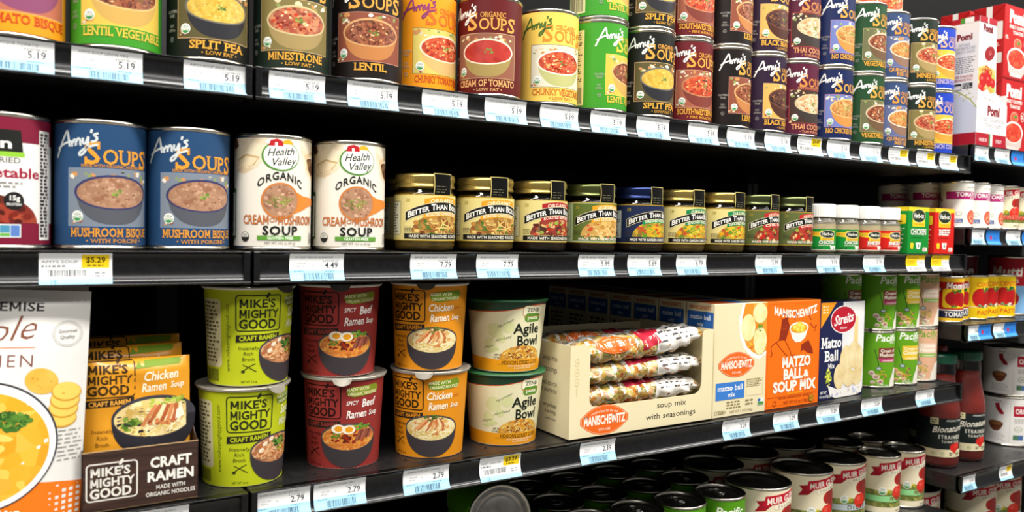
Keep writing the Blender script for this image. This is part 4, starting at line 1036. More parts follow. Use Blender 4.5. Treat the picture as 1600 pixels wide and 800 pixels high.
# ---------------------------------------------------------------- soup mix display tray and its bags
def oval_logo(a, u, v, w, c='#e2641f', slope=0.0):
    h = w * .40; n = 7; pts = []
    for i in range(n + 1): x = -1 + 2 * i / n; pts.append((u + x * w / 2, v - h * .5 * (1 - abs(x) ** 2.2) - h * .12))
    for i in range(n + 1): x = 1 - 2 * i / n; pts.append((u + x * w / 2, v + h * .5 * (1 - abs(x) ** 2.2) + h * .12))
    a.poly(pts, c); q = [(u + (x - u) * .95, v + (y - v) * .93) for x, y in pts]; a.stroke(q + [q[0]], w * .006, '#f0c8a0', 1)
    a.text('MANISCHEWITZ', u, v - h * .17, h * .35, '#f6efe0', w=w * .86, b=.055); a.text('comfort food for the soul', u, v + h * .31, h * .12, '#f6e3cc', w=w * .56, b=0, arc=h * .09); a.text('ESTD 1888', u, v - h * .44, h * .1, '#f6e3cc', w=w * .24, b=0)
CREAM = noisy('cream_card', '#e0d3a8', '#e8ddb8', 5, .5, stretch=(1, 1, .25))
def soup_tray():
    w, d, h = 241, 150, 115
    t = thing('display_tray', 'cream card display tray with an orange oval, holding bags of soup mix', 'tray', (.6875, .767, zz(ZB) + .0004), 0)
    T = .0012; g = Geo(); W = w / 2000
    def arc(cx, cz, r, a0, a1, n=6): return [(cx + r * math.cos(math.radians(a0 + (a1 - a0) * i / n)), cz + r * math.sin(math.radians(a0 + (a1 - a0) * i / n))) for i in range(n + 1)]
    pts = [(-W, 0), (W, 0), (W, .124), (W - .012, .124)] + arc(W - .012, .116, .008, 90, 180)[0:] + arc(W - .034, .052, .014, 0, -90) + arc(-W + .040, .048, .010, 270, 180) + arc(-W + .022, .107, .008, 0, 90) + [(-W, .115)]
    tri = tessellate_polygon([[Vector((x, z, 0)) for x, z in pts]]); n = len(pts)
    for y in (0, T): g.add([(x, y, z) for x, z in pts], [list(q) for q in tri], CREAM)
    g.add([(x, 0, z) for x, z in pts] + [(x, T, z) for x, z in pts], [[i, (i + 1) % n, n + (i + 1) % n, n + i] for i in range(n)], CREAM)
    for s in (-1, 1): g.box(s * (W - T / 2) - T / 2, s * (W - T / 2) + T / 2, T, d / 1000, 0, .115 if s < 0 else .124, CREAM)
    g.box(-W, W, d / 1000 - T, d / 1000, 0, .12, CREAM); g.box(-W, W, 0, d / 1000, 0, T, CREAM)
    a = Art(51); oval_logo(a, -66, 20.5, 76); a.text('soup mix', 46, 26, 7.2, '#2a2622', w=52, b=.0, serif=True); a.text('with seasonings', 46, 12, 7.2, '#2a2622', w=88, b=.0, serif=True)
    for i, ch in enumerate('1888'): a.text(ch, -110, 54 + 12 * i, 10, '#ddd0a0', w=8)
    a.emit(g, facemap((0, 0, 0), (1, 0, 0), (0, 0, 1)))
    b = Art(52)
    for tx, v, hh in (('soup mix', 92, 7), ('with seasonings', 78, 7), ('good source', 61, 6), ('of nutrients', 52, 6), ('per package', 34, 5), ('6 servings', 26, 5), ('see back for flavor', 18, 2.6)): b.text(tx, 48, v, hh, '#2a2622', al='r', b=0, serif=True, xs=.85)
    b.emit(g, facemap((-W, d / 2000, 0), (0, -1, 0), (0, 0, 1))); obj('card_tray', g, t)
soup_tray()
MIX = food('bean_mix_print', ['#c9a04a', '#7d7a3a', '#d9c490', '#8f3f22', '#e3d6b0', '#5f6a2c', '#b8742c'], 5.5, rough=.12)
FILM = M('#e6e2da', .14, 0, .6)
def mix_bag(label, x, y, z, L, A, B, seed, bend=0.0, front='logo', twist=0.0, yaw=0.0):
    a = Art(seed); per = PI * (A + B) * .98
    a.rect(-L / 2, -per / 2, L / 2, per / 2, MIX)
    a.blobs(0, 0, L * .44, per * .3, 150, (1.4, 3.6), ['#c9a04a', '#e3d6b0', '#7d7a3a', '#8f3f22', '#2c2418', '#d8b060', '#6a742c'], box=True)
    fr = random.Random(seed)
    for k in range(int(L / 19)):
        u = -L / 2 + 6 + 19 * k + fr.uniform(-4, 4)
        a.poly([(u, 1), (u + 5, 2 + fr.uniform(0, 3)), (u + 6.5, per * .32), (u + 1, per * .3)], FILM)
    a.rect(-L / 2, per * .24, L / 2, per * .46, FILM); a.rect(-L / 2, -per * .44, L / 2, -per * .17, FILM)
    a.lines(-L * .4, L * .44, -per * .33, -per * .19, 4, '#3a3838'); a.text('Nutrition Facts', -L * .33, -per * .3, 5, '#22201f', w=34, b=.03)
    a.poly([(L * .10, -per * .12), (L * .44, -per * .05), (L * .46, per * .34), (L * .12, per * .34)], FILM); a.lines(L * .14, L * .43, 2, per * .3, 5, '#4a4644', .45)
    if front == 'logo':
        a.poly([(0, -per * .03), (L * .14, per * .04), (L * .18, per * .3), (0, per * .28)], '#b01f34'); a.text('soup mix', L * .08, per * .1, 5.5, '#f0e6e0', w=26, b=.02, sh=.2, slope=.25)
        oval_logo(a, -L * .19, per * .09, 62)
    else: a.poly([(-L * .1, per * .1), (L * .16, per * .14), (L * .14, per * .3), (-L * .1, per * .3)], '#b3402a' if seed % 2 else '#a82238')
    def fn(u, v):
        q = min(1, abs(2 * u / L)); eb = (1 - q ** 5) ** .7 + .05; ea = .72 + .28 * (1 - q ** 6); ph = 2 * PI * v / per
        k = q ** 3
        wr = 1 + .05 * math.sin(u * .33 + seed) + .05 * math.sin(ph * 5 + u * .2) + .10 * k * math.sin(ph * 7 + seed + u * .15)
        aa, bb = A * ea * wr, B * eb * wr
        yy = -aa * math.cos(ph); zz_ = bb * math.sin(ph) + k * 2.2 * math.sin(yy * .35 + seed)
        return (u, yy, zz_ + bend * (max(0, 2 * u / L)) ** 2 * 14 + twist * u)
    g = Geo(); a.emit(g, sheetmap(fn), frange(-L / 2, L / 2, 5), frange(-per / 2, per / 2, 4), True)
    o = obj('soup_mix_bag', g); o.location = (x, y, zz(z)); o.rotation_euler = (0, 0, yaw)
    return tag(o, label, 'bag', 'bags of soup mix')
BZ = ZB + .0018
mix_bag('clear bag of soup mix lying lowest in the front of the cream tray', .686, .800, BZ + .0160, 226, 27, 15, 61, front='x')
mix_bag('clear bag of soup mix second from the bottom at the front of the cream tray', .688, .800, BZ + .0450, 224, 27, 14.6, 62, front='x')
mix_bag('clear bag of soup mix third from the bottom, its right end showing', .690, .800, BZ + .0735, 225, 27, 13.6, 64, front='x', twist=.03)
mix_bag('clear bag of soup mix with a bright orange oval, topmost in the cream tray', .688, .801, BZ + .1030, 228, 28, 16.5, 63, bend=.7, twist=.04)
mix_bag('clear bag of soup mix lying lowest at the back of the cream tray', .686, .862, BZ + .015, 222, 26, 14, 65, front='x')
mix_bag('clear bag of soup mix at the back, second from the bottom', .688, .862, BZ + .044, 220, 26, 14, 66, front='x')
mix_bag('clear bag of soup mix at the back, third from the bottom', .690, .862, BZ + .073, 220, 26, 14, 67, front='x')
mix_bag('clear bag of soup mix on top at the back, above the tray rim', .686, .862, BZ + .102, 224, 27, 14, 68, twist=-.02)

# ---------------------------------------------------------------- matzo boxes
def matzo_carton():
    w, d, h = 107, 54, 158
    g = Geo(); g.box(-w / 2000, w / 2000, 0, d / 1000, 0, h / 1000, CREAM, .0006, 1)
    a = Art(71); rng = random.Random(5)
    a.poly([(2, 157.4), (53, 157.4), (53, 84), (38, 76), (20, 82), (6, 94), (-3, 112), (-5, 136)], '#efece4'); a.poly([(7, 157.4), (53, 157.4), (53, 88), (38, 82), (23, 88), (11, 98), (2, 114), (1, 136)], food('broth_print', ['#e0861c', '#e7982e', '#d87616', '#eeae44'], 14))
    ball = noisy('matzo_ball_print', '#e3d690', '#efe6b0', 70, .5)
    for x, y, rx, ry in ((14, 123, 14.5, 19), (38, 143, 14.9, 14.3), (39, 103, 13.8, 20)): a.ell(x + .6, y - .8, rx, ry, '#b8a45a', 32); a.ell(x, y, rx, ry, ball, 32)
    a.blobs(38, 122, 6, 6, 20, (1, 3.4), ['#4d7f26', '#6a9a34', '#2f5a1c']); a.blobs(20, 96, 8, 6, 14, (1.5, 3.5), ['#e08a1f', '#f0b040', '#c9681a'])
    oval_logo(a, -8, 72, 72); a.rect(-48, 24, 9, 48, '#3a78c4'); a.text('matzo ball', -19.5, 36.5, 7.4, '#f0f0ea', w=50, b=.03, serif=True); a.text('mix', -17, 27.5, 6, '#f0f0ea', w=14, b=.03, serif=True)
    a.frame(13, 26, 47, 50, .4, '#c9b888', 1); a.lines(14, 46, 38, 50, 5, '#8a7a50', .4); a.lines(-26, 6, 10, 22, 3, '#8a7a50', .45); a.lines(12, 30, 12, 22, 2, '#8a7a50', .45)
    a.text('NET WT 5 OZ (142g)', 4, 4.5, 3.2, '#8a7a50', w=46, b=0, sh=0); a.ring(-47, 7, 2.6, 2.6, .6, '#8a7a50', 14); a.lines(-43, -26, 4, 10, 3, '#8a7a50'); a.rect(37, 10, 50, 20, '#e9efe6'); a.rect(37.6, 10.4, 49.4, 15, '#4f8f45'); a.rect(37.6, 15.4, 43, 19.6, '#2f5fa0')
    a.emit(g, facemap((0, 0, 0), (1, 0, 0), (0, 0, 1)))
    b = Art(72); b.rect(-25, 122, 25, 146, '#2c62ac'); b.text('matzo ball', 0, 135, 6.5, '#dfe6ee', w=40, b=.03, serif=True); b.text('mix', 0, 125.5, 5.5, '#dfe6ee', w=12, b=.03, serif=True); b.text('MANISCHEWITZ', 0, 149, 5, '#c9602c', w=40, b=.05)
    b.lines(-20, 20, 60, 116, 8, '#4a4030', .5); b.emit(g, facemap((-w / 2000, d / 2000, 0), (0, -1, 0), (0, 0, 1)))
    c = Art(73); c.rect(-50, 4, -5, 50, '#d9602a'); c.rect(-4, 4, 20, 50, '#3a78c4'); c.emit(g, facemap((0, 0, h / 1000), (1, 0, 0), (0, 1, 0)))
    me = g.mesh('matzo_box')
    for i, nm in enumerate(('at the front of the shelf', 'directly behind the front cream one', 'third in the row going back', 'fourth in the row going back', 'fifth in the row going back', 'sixth in the row going back', 'last in the row going back')):
        o = obj('matzo_box', me); o.location = (.8665, .7705 + i * .0575, zz(ZB)); tag(o, 'cream matzo ball mix box with blue label, ' + nm, 'box', 'cream matzo ball mix boxes')
matzo_carton()
def orange_carton():
    w, d, h = 122, 50, 158; c = '#ee6d12'
    g = Geo(); g.box(-w / 2000, w / 2000, 0, d / 1000, 0, h / 1000, M(c), .0006, 1)
    a = Art(74); br = '#8a2c12'; wh = '#f3eee0'
    a.frame(-57, 4, 57, 154, .5, '#c9520c', 1)
    a.text('MANISCHEWITZ', 3, 133, 11, wh, w=98, b=.06, arc=-7)
    a.poly([(-34, 100), (-18, 100), (-10, 120), (-16, 134), (-28, 132), (-30, 118)], br); a.blobs(-20, 114, 8, 10, 16, (.8, 2), ['#b8441a', '#6a1f0c'], box=True)
    a.stroke([(-30, 132), (-26, 139), (-18, 137), (-14, 131), (-20, 128)], 1.2, br); a.stroke([(-34, 100), (-50, 92), (-48, 80), (-52, 78)], 1.4, br); a.stroke([(-20, 100), (-8, 84), (-4, 76), (2, 78)], 1.4, br); a.stroke([(-40, 98), (-24, 84), (-14, 76)], 1.2, br)
    a.poly([(18, 92), (34, 98), (44, 84), (46, 76), (34, 78), (22, 84), (16, 80)], br); a.stroke([(36, 124), (46, 116), (52, 120), (48, 110)], 1.2, br); a.stroke([(2, 142), (4, 136), (0, 130)], 1.2, br); a.stroke([(36, 142), (34, 134), (40, 128)], 1.2, br)
    a.poly([(-10, 116), (32, 116), (26, 102), (16, 96), (4, 96), (-4, 102)], '#efe8da'); a.ell(11, 117, 22, 9, '#f3ecde', 30); a.ell(11, 116.4, 19.5, 7.2, '#d8941f', 28)
    for x, y, r in ((2, 118, 6), (12, 121, 7), (20, 118, 6), (9, 114, 5), (18, 113, 4.5)): a.ell(x, y, r, r * .8, '#e6c23c', 18); a.ell(x - 1, y + 1, r * .6, r * .4, '#f0d865', 12)
    a.text('MATZO', 7, 60, 14.5, wh, w=66, b=.07); a.text('BALL', 0, 42, 14.5, wh, w=44, b=.07); a.text('&', 30, 43, 10, wh, w=11, b=.07); a.text('SOUP MIX', 4, 24, 14.5, wh, w=96, b=.07)
    a.text('MADE WITH REAL CHICKEN', 5, 19.4, 2.6, '#f0c020', w=34); a.stroke([(-56, 17), (56, 17)], .5, br, 1); a.text('NATURAL CHICKEN FLAVOR  NO MSG', 4, 13.4, 2.6, br, w=70); a.text('NET WT 4.5 oz (128g)', 8, 5.6, 4, br, w=56, b=0)
    a.ring(-40, 8, 4, 4, .8, br, 16); a.ell(44, 9, 6, 6, '#3a2a12', 18); a.ell(44, 9, 5.2, 5.2, '#c98a1f', 18); a.lines(40, 48, 7, 11, 2, '#2a1c0a')
    a.emit(g, facemap((0, 0, 0), (1, 0, 0), (0, 0, 1)))
    o = obj('matzo_box', g); o.location = (.9825, .773, zz(ZB)); o.rotation_euler = (0, 0, .01); tag(o, 'orange matzo ball and soup mix box between the cream box and the navy box', 'box')
    w, d, h = 120, 30, 152; nv = '#1c2148'
    g = Geo(); g.box(-w / 2000, w / 2000, 0, d / 1000, 0, h / 1000, M(nv), .0006, 1)
    a = Art(75); a.rect(0, 10, w / 2 - .4, h - .4, noisy('blurred_kitchen_print', '#d9dadb', '#eceae6', 14, .45)); a.poly([(-58, 152), (-18, 152), (-58, 112)], '#e8931c'); a.lines(-54, -36, 134, 148, 3, '#f3e2b0', .4)
    a.poly([(30, 80), (44, 80), (42, 128), (34, 126)], '#e6c98a')
    a.ell(2, 124, 35, 22, '#efe6e2', 36); a.ell(2, 124, 33.4, 20.4, '#b0182c', 36); a.text('Streits', 2, 117.5, 15, '#f5eeea', w=52, b=.035, sh=.25, slope=.12); a.text('SINCE 1916', 2, 109, 3, '#f5eeea', w=18)
    a.text('Matzo', -29, 81, 16, '#f3f1ec', w=53, b=.035, serif=True); a.text('Ball', -28, 60, 16, '#f3f1ec', w=36, b=.035, serif=True); a.text('Mix', -28, 48.5, 7.5, '#f3f1ec', w=17, b=.02, serif=True)
    egg_ = noisy('dumpling_print', '#d8c088', '#e8d8a8', 40, .5)
    for x, y, rx, ry in ((12, 56, 17, 26), (34, 66, 17, 22), (47, 54, 12, 26), (-6, 34, 14, 20), (20, 30, 16, 14), (42, 30, 14, 14)): a.ell(x, y, rx + .4, ry + .4, '#c4a870', 26); a.ell(x, y, rx, ry, egg_, 26)
    a.blobs(-34, 34, 8, 14, 40, (1.4, 4), ['#c9d048', '#9ab02c', '#e0dc60']); 
    a.poly([(-36, 22), (-10, 14), (20, 13), (50, 17), (59, 22), (56, 4), (40, .8), (-16, .8), (-30, 6)], '#e6e2dc'); a.blobs(10, 9, 40, 6, 18, (1.4, 3.4), ['#a9b0d0', '#c9a0b0', '#b8c0a0'], box=True); a.blobs(36, 9, 4, 6, 10, (1.5, 3.4), ['#8f9fc8', '#dfe2ee'])
    a.text('NET WT', -47, 10, 4, '#e9e8e4', w=17, b=.03); a.text('4.5 oz (127g)', -45, 4, 3.6, '#e9e8e4', w=24, b=.03)
    a.emit(g, facemap((0, 0, 0), (1, 0, 0), (0, 0, 1)))
    b = Art(76); b.lines(-10, 10, 40, 130, 14, '#c9c6c0', .4); b.emit(g, facemap((-w / 2000, d / 2000, 0), (0, -1, 0), (0, 0, 1)))
    o = obj('matzo_box', g); o.location = (1.1095, .781, zz(ZB)); o.rotation_euler = (0, 0, .05); tag(o, 'navy and white matzo ball mix box with a red oval, beside the stacked green cans', 'box')
orange_carton()
# ---------------------------------------------------------------- stacked green soup cans at the end of the lower shelf
def pac_art(base, box, boxt, l1, l2, seed, bot='#e6e0d0', veg=None, tc='#f0f0e4'):
    a = Art(seed); R = 32.0; wrap_base(a, R, 2.2, 95, base)
    a.text('Pacific', 2, 80, 11.5, tc, w=44, b=.03, sh=.18); a.text('FOODS', 12, 76, 2.6, tc, w=12)
    a.rect(-14, 48, 22, 69, boxt); a.poly([(-14, 51), (22, 51), (22, 69), (-14, 69)], box); a.text(l1, 4, 61.5, 5, '#f3efdc', w=30, b=.02); a.text(l2, 4, 54, 6, '#f3efdc', w=33, b=.03); a.rect(-12, 44.5, 22, 50, boxt); a.text('CONDENSED', 5, 46, 2.4, '#f3efdc', w=26)
    a.stroke([(-20, 66), (-18, 58), (-15, 48), (-13, 38)], 1.2, '#2a3a22'); a.ell(-13, 34, 5, 3.2, '#3a4a3a', 14); a.ell(-13, 34, 3.8, 2.2, '#a9b8b8', 14)
    for x, y, r in ((-24, 26, 5), (-17, 20, 6), (-10, 12, 5), (-22, 10, 4)): a.ell(x, y, r, r * .8, veg or '#d9c3b8', 14); a.ell(x, y - 1, r * .7, r * .35, '#a8807a', 12)
    a.noodles(-6, 22, 12, 12, 12, 14, 1.1, ['#a8325a', '#c9b03a', '#7a9a2c']); a.blobs(-12, 8, 10, 5, 20, (1, 2.6), ['#d9e0b0', '#8fb040', '#c9a8a0'], box=True)
    a.poly([(6, 2.4), (9, 16), (16, 28), (28, 36), (48, 38), (48, 2.4)], bot); a.ell(30, 30, 14, 5, '#f0ecdf', 20)
    a.text('NET WT 10.5 oz', -4, 5, 2.2, '#f0f0e4', w=18); a.rect(-75, 4, -48, 92, base); a.lines(-74, -52, 8, 88, 22, '#dfe6b8', .35); return a
PBODY = None
def mk_pac(art):
    def f(t):
        obj('can_body', can_body(.0321, .097), t); obj('lid', can_lid(.0321, .097), t); obj('paper_label', wrap_mesh('paper_label', art(), 32.0, 97), t)
    return f
PACG = '#5f9a1c'
PAC = {'mush': mk_pac(lambda: pac_art(PACG, '#7a3a30', '#b03a6a', 'Cream of', 'Mushroom', 81)), 'chick': mk_pac(lambda: pac_art(PACG, '#d9b82c', '#e0c040', 'Cream of', 'Chicken', 82, veg='#d8b070')),
       'pink': mk_pac(lambda: pac_art('#d8a888', '#e3c4b0', '#8ab04a', 'Chicken', 'Noodle', 83, tc='#5f9a1c'))}
for k, x, y, s, l in (('mush', 1.194, .846, .62, 'green mushroom soup can half hidden behind the navy box'), ('mush', 1.2560, .822, .62, 'green mushroom soup can left of the yellow-panelled one'),
                      ('chick', 1.3220, .820, .62, 'green chicken soup can with yellow panel'), ('pink', 1.3885, .824, .5, 'peach-coloured soup can at the end of the shelf')):
    place('pac' + k, PAC[k], l + ', bottom of its stack', x, y, ZB, turn(x, y, s), 'stacked cans at the end of the lower shelf', 'soup_can', 'can')
    place('pac' + k, PAC[k], l + ', top of its stack', x, y, ZB + .0973, turn(x, y, s + .1), 'stacked cans at the end of the lower shelf')

# ---------------------------------------------------------------- floor-level shelf
def green_art():
    a = Art(85); R = 37.5; wrap_base(a, R, 4.3, 99.6, '#4f8f14'); a.text('Pacific', 0, 78, 12, '#eef0e2', w=46, b=.03, sh=.18); a.text('FOODS', 14, 74, 2.8, '#eef0e2', w=12)
    a.rect(-20, 42, 22, 68, '#d9b82c'); a.text('Organic', 1, 58, 6, '#f3efdc', w=30, b=.02); a.text('Soup', 1, 47, 8, '#f3efdc', w=30, b=.03); a.ell(4, 22, 28, 14, S_NOOD, 24); a.lines(-78, -52, 10, 92, 20, '#dfe6b8', .4)
    a.rect(50, 12, 78, 90, '#3f7a10'); a.text('EXPLORE', 64, 20, 6, '#eef0e2', w=52, al='l', rot=True); a.lines(70, 82, 14, 84, 8, '#e0e6c0', .4); a.blobs(46, 60, 8, 16, 20, (1.5, 4), ['#c9602c', '#7aa030', '#e0a040'], box=True); return a
RG, HG = .0378, .104
def mk_green(t):
    obj('can_body', can_body(RG, HG), t); obj('pull_tab', pull_tab(RG, HG), obj('lid', can_lid(RG, HG), t)); obj('paper_label', wrap_mesh('paper_label', green_art(), 37.5, 104), t)
front = [(.896, .830), (.816, .832), (.736, .833), (.656, .834), (.577, .834), (.498, .834), (.419, .834)]
back = [(.8996, .9075), (.8193, .9080), (.7345, .9095), (.656, .9105), (.577, .9105), (.498, .9105)]
third = [(.902, .984), (.82, .985), (.738, .986), (.656, .987)]
ordn = ['first', 'second', 'third', 'fourth', 'fifth', 'sixth', 'seventh']
for rowname, row in (('front', front), ('second', back), ('third', third)):
    for i, (x, y) in enumerate(row):
        place('green_low', mk_green, 'low green can with ring pull, %s row, %s one left of the cream tomato cans' % (rowname, ordn[i]), x, y, ZF, turn(x, y, .45) + (i * .7 if rowname != 'front' else .15 * (i % 3)), 'green cans on the lowest shelf', 'soup_can', 'can')
# a can lying on its side on the lids
t = thing('soup_can', 'green can lying on its side on top of the other green cans', 'can', (.468, .777, zz(ZF) + HG + .0006 + RG + .0008), 0, 'green cans on the lowest shelf')
for nm in ('can_body', 'paper_label', 'lid'):
    src = [c for c in PROTO['green_low'].children if c.name.split('.')[0] == nm][0]
    o = obj(nm, src.data, t); o.rotation_euler = (math.radians(90), math.radians(-70), 0); o.location = (0, HG, 0)
t.rotation_euler = (math.radians(-5), 0, math.radians(-13)); t.location.x += .010; t.location.z += .0095
# cream tomato cans
def muir_art(R, H, kind, seed=91):
    a = Art(seed); k = H / 104.0; wrap_base(a, R, 4.2, H - 4.2, '#e6dbbb')
    b0 = {'diced': '#b9c2c2', 'petite': '#8fd08a', 'paste': '#c23a2c', 'roast': '#b9c2c2'}[kind]
    veg = food('muir_veg_print', ['#5a6a2c', '#7d7a3a', '#8f9a4a', '#40501f', '#a8a050'], 6)
    wrap_base(a, R, 14, 44 * k, veg); a.blobs(0, 34 * k, PI * R * .8, 6, 120, (1.5, 4), ['#6a7a34', '#a8a04a', '#4a5a24', '#c9b858', '#7a5a34'], box=True)
    wrap_base(a, R, 24 * k, 35 * k, b0); wrap_base(a, R, 34.4 * k, 35 * k, '#4a5a3a'); wrap_base(a, R, 23.6 * k, 24.2 * k, '#4a5a3a')
    wrap_base(a, R, 4.2, 13, '#e6dbbb')
    for q in (-78, 78):
        pass
    a.poly([(-30, 54 * k), (-14, 58 * k), (-6, 66 * k), (2, 58 * k), (10, 54 * k), (14, 48 * k), (4, 44 * k), (-30, 44 * k)], '#e6dbbb')
    tom = '#c22a20'
    a.ell(16, 63 * k, 13, 11, '#a8241c', 26); a.ell(24, 56 * k, 15, 22 * k, '#8f2a24', 26); a.ell(13, 40 * k, 13.5, 13, '#d03424', 28); a.ell(9, 44 * k, 5, 4, '#dc5040', 16)
    a.stroke([(4, 54 * k), (8, 52 * k), (14, 53 * k)], 1.4, '#e9e2c8'); a.blobs(-9, 41 * k, 5, 5, 10, (1.5, 3.6), ['#d8c83c', '#b0a82c'])
    a.seal(-18, 43 * k, 7.0)
    a.poly([(-40, 68 * k), (-24, 70 * k), (-17, 76 * k), (-10, 82 * k), (-22, 86 * k), (-38, 84 * k), (-33, 78 * k)], '#9c1426')
    a.poly([(-27, 77 * k), (-24, 92 * k), (42, 99 * k), (40, 87 * k), (0, 80 * k)], '#b8182c'); a.text('MUIR GLEN', 7, 82.4 * k, 9.2 * k, '#f2eadc', w=58, b=.04, slope=.11)
    a.poly([(-8, 71 * k), (-10, 76 * k), (-6, 79 * k), (36, 85 * k), (40, 80 * k), (36, 77 * k)], '#f0e6cc'); a.text('ORGANIC', 14, 75.2 * k, 4.0, '#3a3a34', w=38, b=.01, slope=.11, sp=.2)
    if kind == 'diced': a.text('DICED', 8, 26 * k, 7, '#2a332c', w=42, b=.01, sp=.15)
    elif kind == 'petite': a.text('PETITE DICED', 18, 27.4 * k, 5.5, '#7a4a2c', w=46, b=.02, serif=True); a.text('TOMATOES', 20, 24.8 * k, 2.2, '#5a4a2c', w=22)
    elif kind == 'paste': a.text('PASTE', 6, 26 * k, 7, '#d98a70', w=34, b=.02)
    a.text('NET WT 14.5 OZ', 20, 7, 2.4, '#4a4434', w=24); a.rect(-2.6 * R, 6, -1.7 * R, H - 8, '#efe8d4'); a.lines(-2.55 * R, -1.75 * R, 8, H - 12, 18, '#5a5444', .4); return a
def mk_muir(R, H, kind):
    def f(t):
        obj('can_body', can_body(R, H, recess=.005), t); obj('lid', can_lid(R, H, recess=.005), t); obj('paper_label', wrap_mesh('paper_label', muir_art(R * 1000 - .2, H * 1000, kind), R * 1000 - .2, H * 1000), t)
    return f
def muir(size, x, y, z, s, label, kind='diced'):
    R, H = {'big': (.0497, .104), 'small': (.0362, .104), 'tiny': (.0275, .085), 'tall': (.046, .112)}[size]
    return place('muir' + size + kind, mk_muir(R, H, kind), label, x, y, z, turn(x, y, s), 'cream tomato cans', 'tomato_can', 'can')
muir('big', .994, .841, ZF, .66, 'wide cream tomato can with red banner standing next to the low green cans')
muir('big', 1.1185, .857, ZF, .66, 'wide cream tomato can with red banner, middle one of the front three')
muir('big', 1.2215, .866, ZF, .64, 'wide cream tomato can with grey band beside the narrow green-banded cans')
muir('small', 1.318, .846, ZF, .66, 'narrow cream tomato can with light green band, left of the pair', 'petite')
muir('small', 1.3915, .845, ZF, .66, 'narrow cream tomato can with light green band, right end of the shelf', 'petite')
muir('big', 1.002, .944, ZF, .5, 'wide cream tomato can in the dim second row behind the low green cans')
muir('big', 1.112, .962, ZF, .6, 'wide cream tomato can in the dim second row, behind the middle front can')
muir('big', 1.222, .970, ZF, .6, 'wide cream tomato can in the dim second row, behind the grey-banded can')
muir('small', 1.322, .922, ZF, .6, 'narrow cream can behind the left green-banded can', 'petite')
muir('small', 1.398, .921, ZF, .6, 'narrow cream can behind the right green-banded can', 'petite')

# ---------------------------------------------------------------- right hand fixture
def tomato_art():
    a = Art(95); R = 27.3; wrap_base(a, R, 3.5, 81.5, '#e9e5dc')
    a.text('MUIR', 12, 72, 2.6, '#6a6660', w=22); wrap_base(a, R, 69, 69.4, '#b8b2a8')
    a.poly([(-34, 52), (40, 52), (40, 66), (-34, 66)], '#a81f6a'); a.text('TOMATO', 4, 57, 7.4, '#f3eee8', w=42, b=.04); a.text('PASTE', 16, 53, 2.6, '#f3eee8', w=16)
    a.poly([(-56, 64), (-50, 66), (-49, 58), (-42, 50), (-44, 47), (-52, 54)], '#8a1f4a')
    a.ell(14, 20, 11, 13, '#c8452c', 22, rot=20); a.ell(14, 20, 8.6, 10.6, '#dc7050', 22, rot=20); a.blobs(14, 18, 7, 8, 14, (1, 2.6), ['#e9a080', '#b8301c', '#f0c0a0'])
    a.ell(-12, 26, 5.4, 3.4, '#6a8a4a', 18); a.ell(-12, 26, 4.6, 2.8, '#e9e5dc', 18); a.rect(-18, 10, -5, 17, '#5a6a9a'); a.lines(-17, -6, 10.6, 16, 2, '#e0e4ea', .4); a.lines(-70, -40, 10, 44, 10, '#8a857c', .35); return a
def mk_tom(t):
    obj('can_body', can_body(.0275, .085), t); obj('lid', can_lid(.0275, .085), t); obj('paper_label', wrap_mesh('paper_label', tomato_art(), 27.3, 85), t)
for x, y, s, l in ((1.4585, .8004, .55, 'small white tomato can with magenta band beside the red carton, front row left'), (1.5175, .8024, .6, 'small white tomato can with magenta band, second in the front row'),
                   (1.5765, .8074, .62, 'small white tomato can with magenta band beside the small cream tomato can'), (1.459, .862, .45, 'small white tomato can in shade, second row'), (1.459, .925, .4, 'small white tomato can in deep shade, third row')):
    place('tom', mk_tom, l, x, y, RM, turn(x, y, s), 'small white tomato cans', 'tomato_can', 'can')
muir('tiny', 1.6345, .8074, RM, .45, 'small cream tomato paste can with red band beside the white cans', 'paste')
muir('tiny', 1.6935, .8094, RM, .5, 'small cream tomato paste can with red band at the right picture edge', 'paste')
def paste_art(kind):
    a = Art(96); R = 25.0
    if kind == 'red':
        wrap_base(a, R, 3.5, 81.5, '#b01a1c'); wrap_base(a, R, 74, 81.5, '#e2b41f'); wrap_base(a, R, 3.5, 9, '#e2b41f'); wrap_base(a, R, 9, 23, '#1b2244'); wrap_base(a, R, 22, 24, '#e9e4d8')
        a.rrect(-20, 27, 26, 62, '#e9c41c', 5); a.ell(0, 44, 16, 14, '#b81a1e', 24); a.ell(14, 42, 11, 13, '#a8161c', 22); a.blobs(4, 57, 12, 3, 14, (1.4, 4), ['#3a7a2c', '#2c6020']); a.blobs(0, 30, 6, 2, 8, (1, 2.6), ['#3a7a2c'])
        a.text("Mom's", 4, 62, 11, '#f3ece2', w=38, b=.05, sh=.1, out=('#5a0c10', .02)); a.text('TOMATO', 6, 11.4, 8.4, '#f3efe6', w=44, b=.03, out=('#0c1024', .01)); a.ell(-26, 60, 4, 4, '#26303a', 14); a.ell(-26, 60, 3, 3, '#d8d8d0', 12)
    else:
        wrap_base(a, R, 3.5, 81.5, '#e8c414'); a.text('CENTO', 6, 63, 8, '#d8591c', w=38, b=.04); wrap_base(a, R, 24, 26, '#f0dca0')
        a.ell(-6, 42, 14, 18, '#b81c1c', 26); a.ell(12, 42, 12, 18, '#a8181a', 26); a.blobs(6, 57, 12, 4, 16, (1.5, 4), ['#2f7a3a', '#25602c']); a.blobs(0, 27, 12, 3, 14, (1.5, 3.4), ['#2f7a5a', '#3a8a4a', '#f0e9d8'])
        a.text('PASTE', 6, 10, 8, '#c9481c', w=34, b=.03)
    a.lines(-74, -48, 10, 70, 14, '#f3e6c0' if kind == 'red' else '#6a5a14', .35); return a
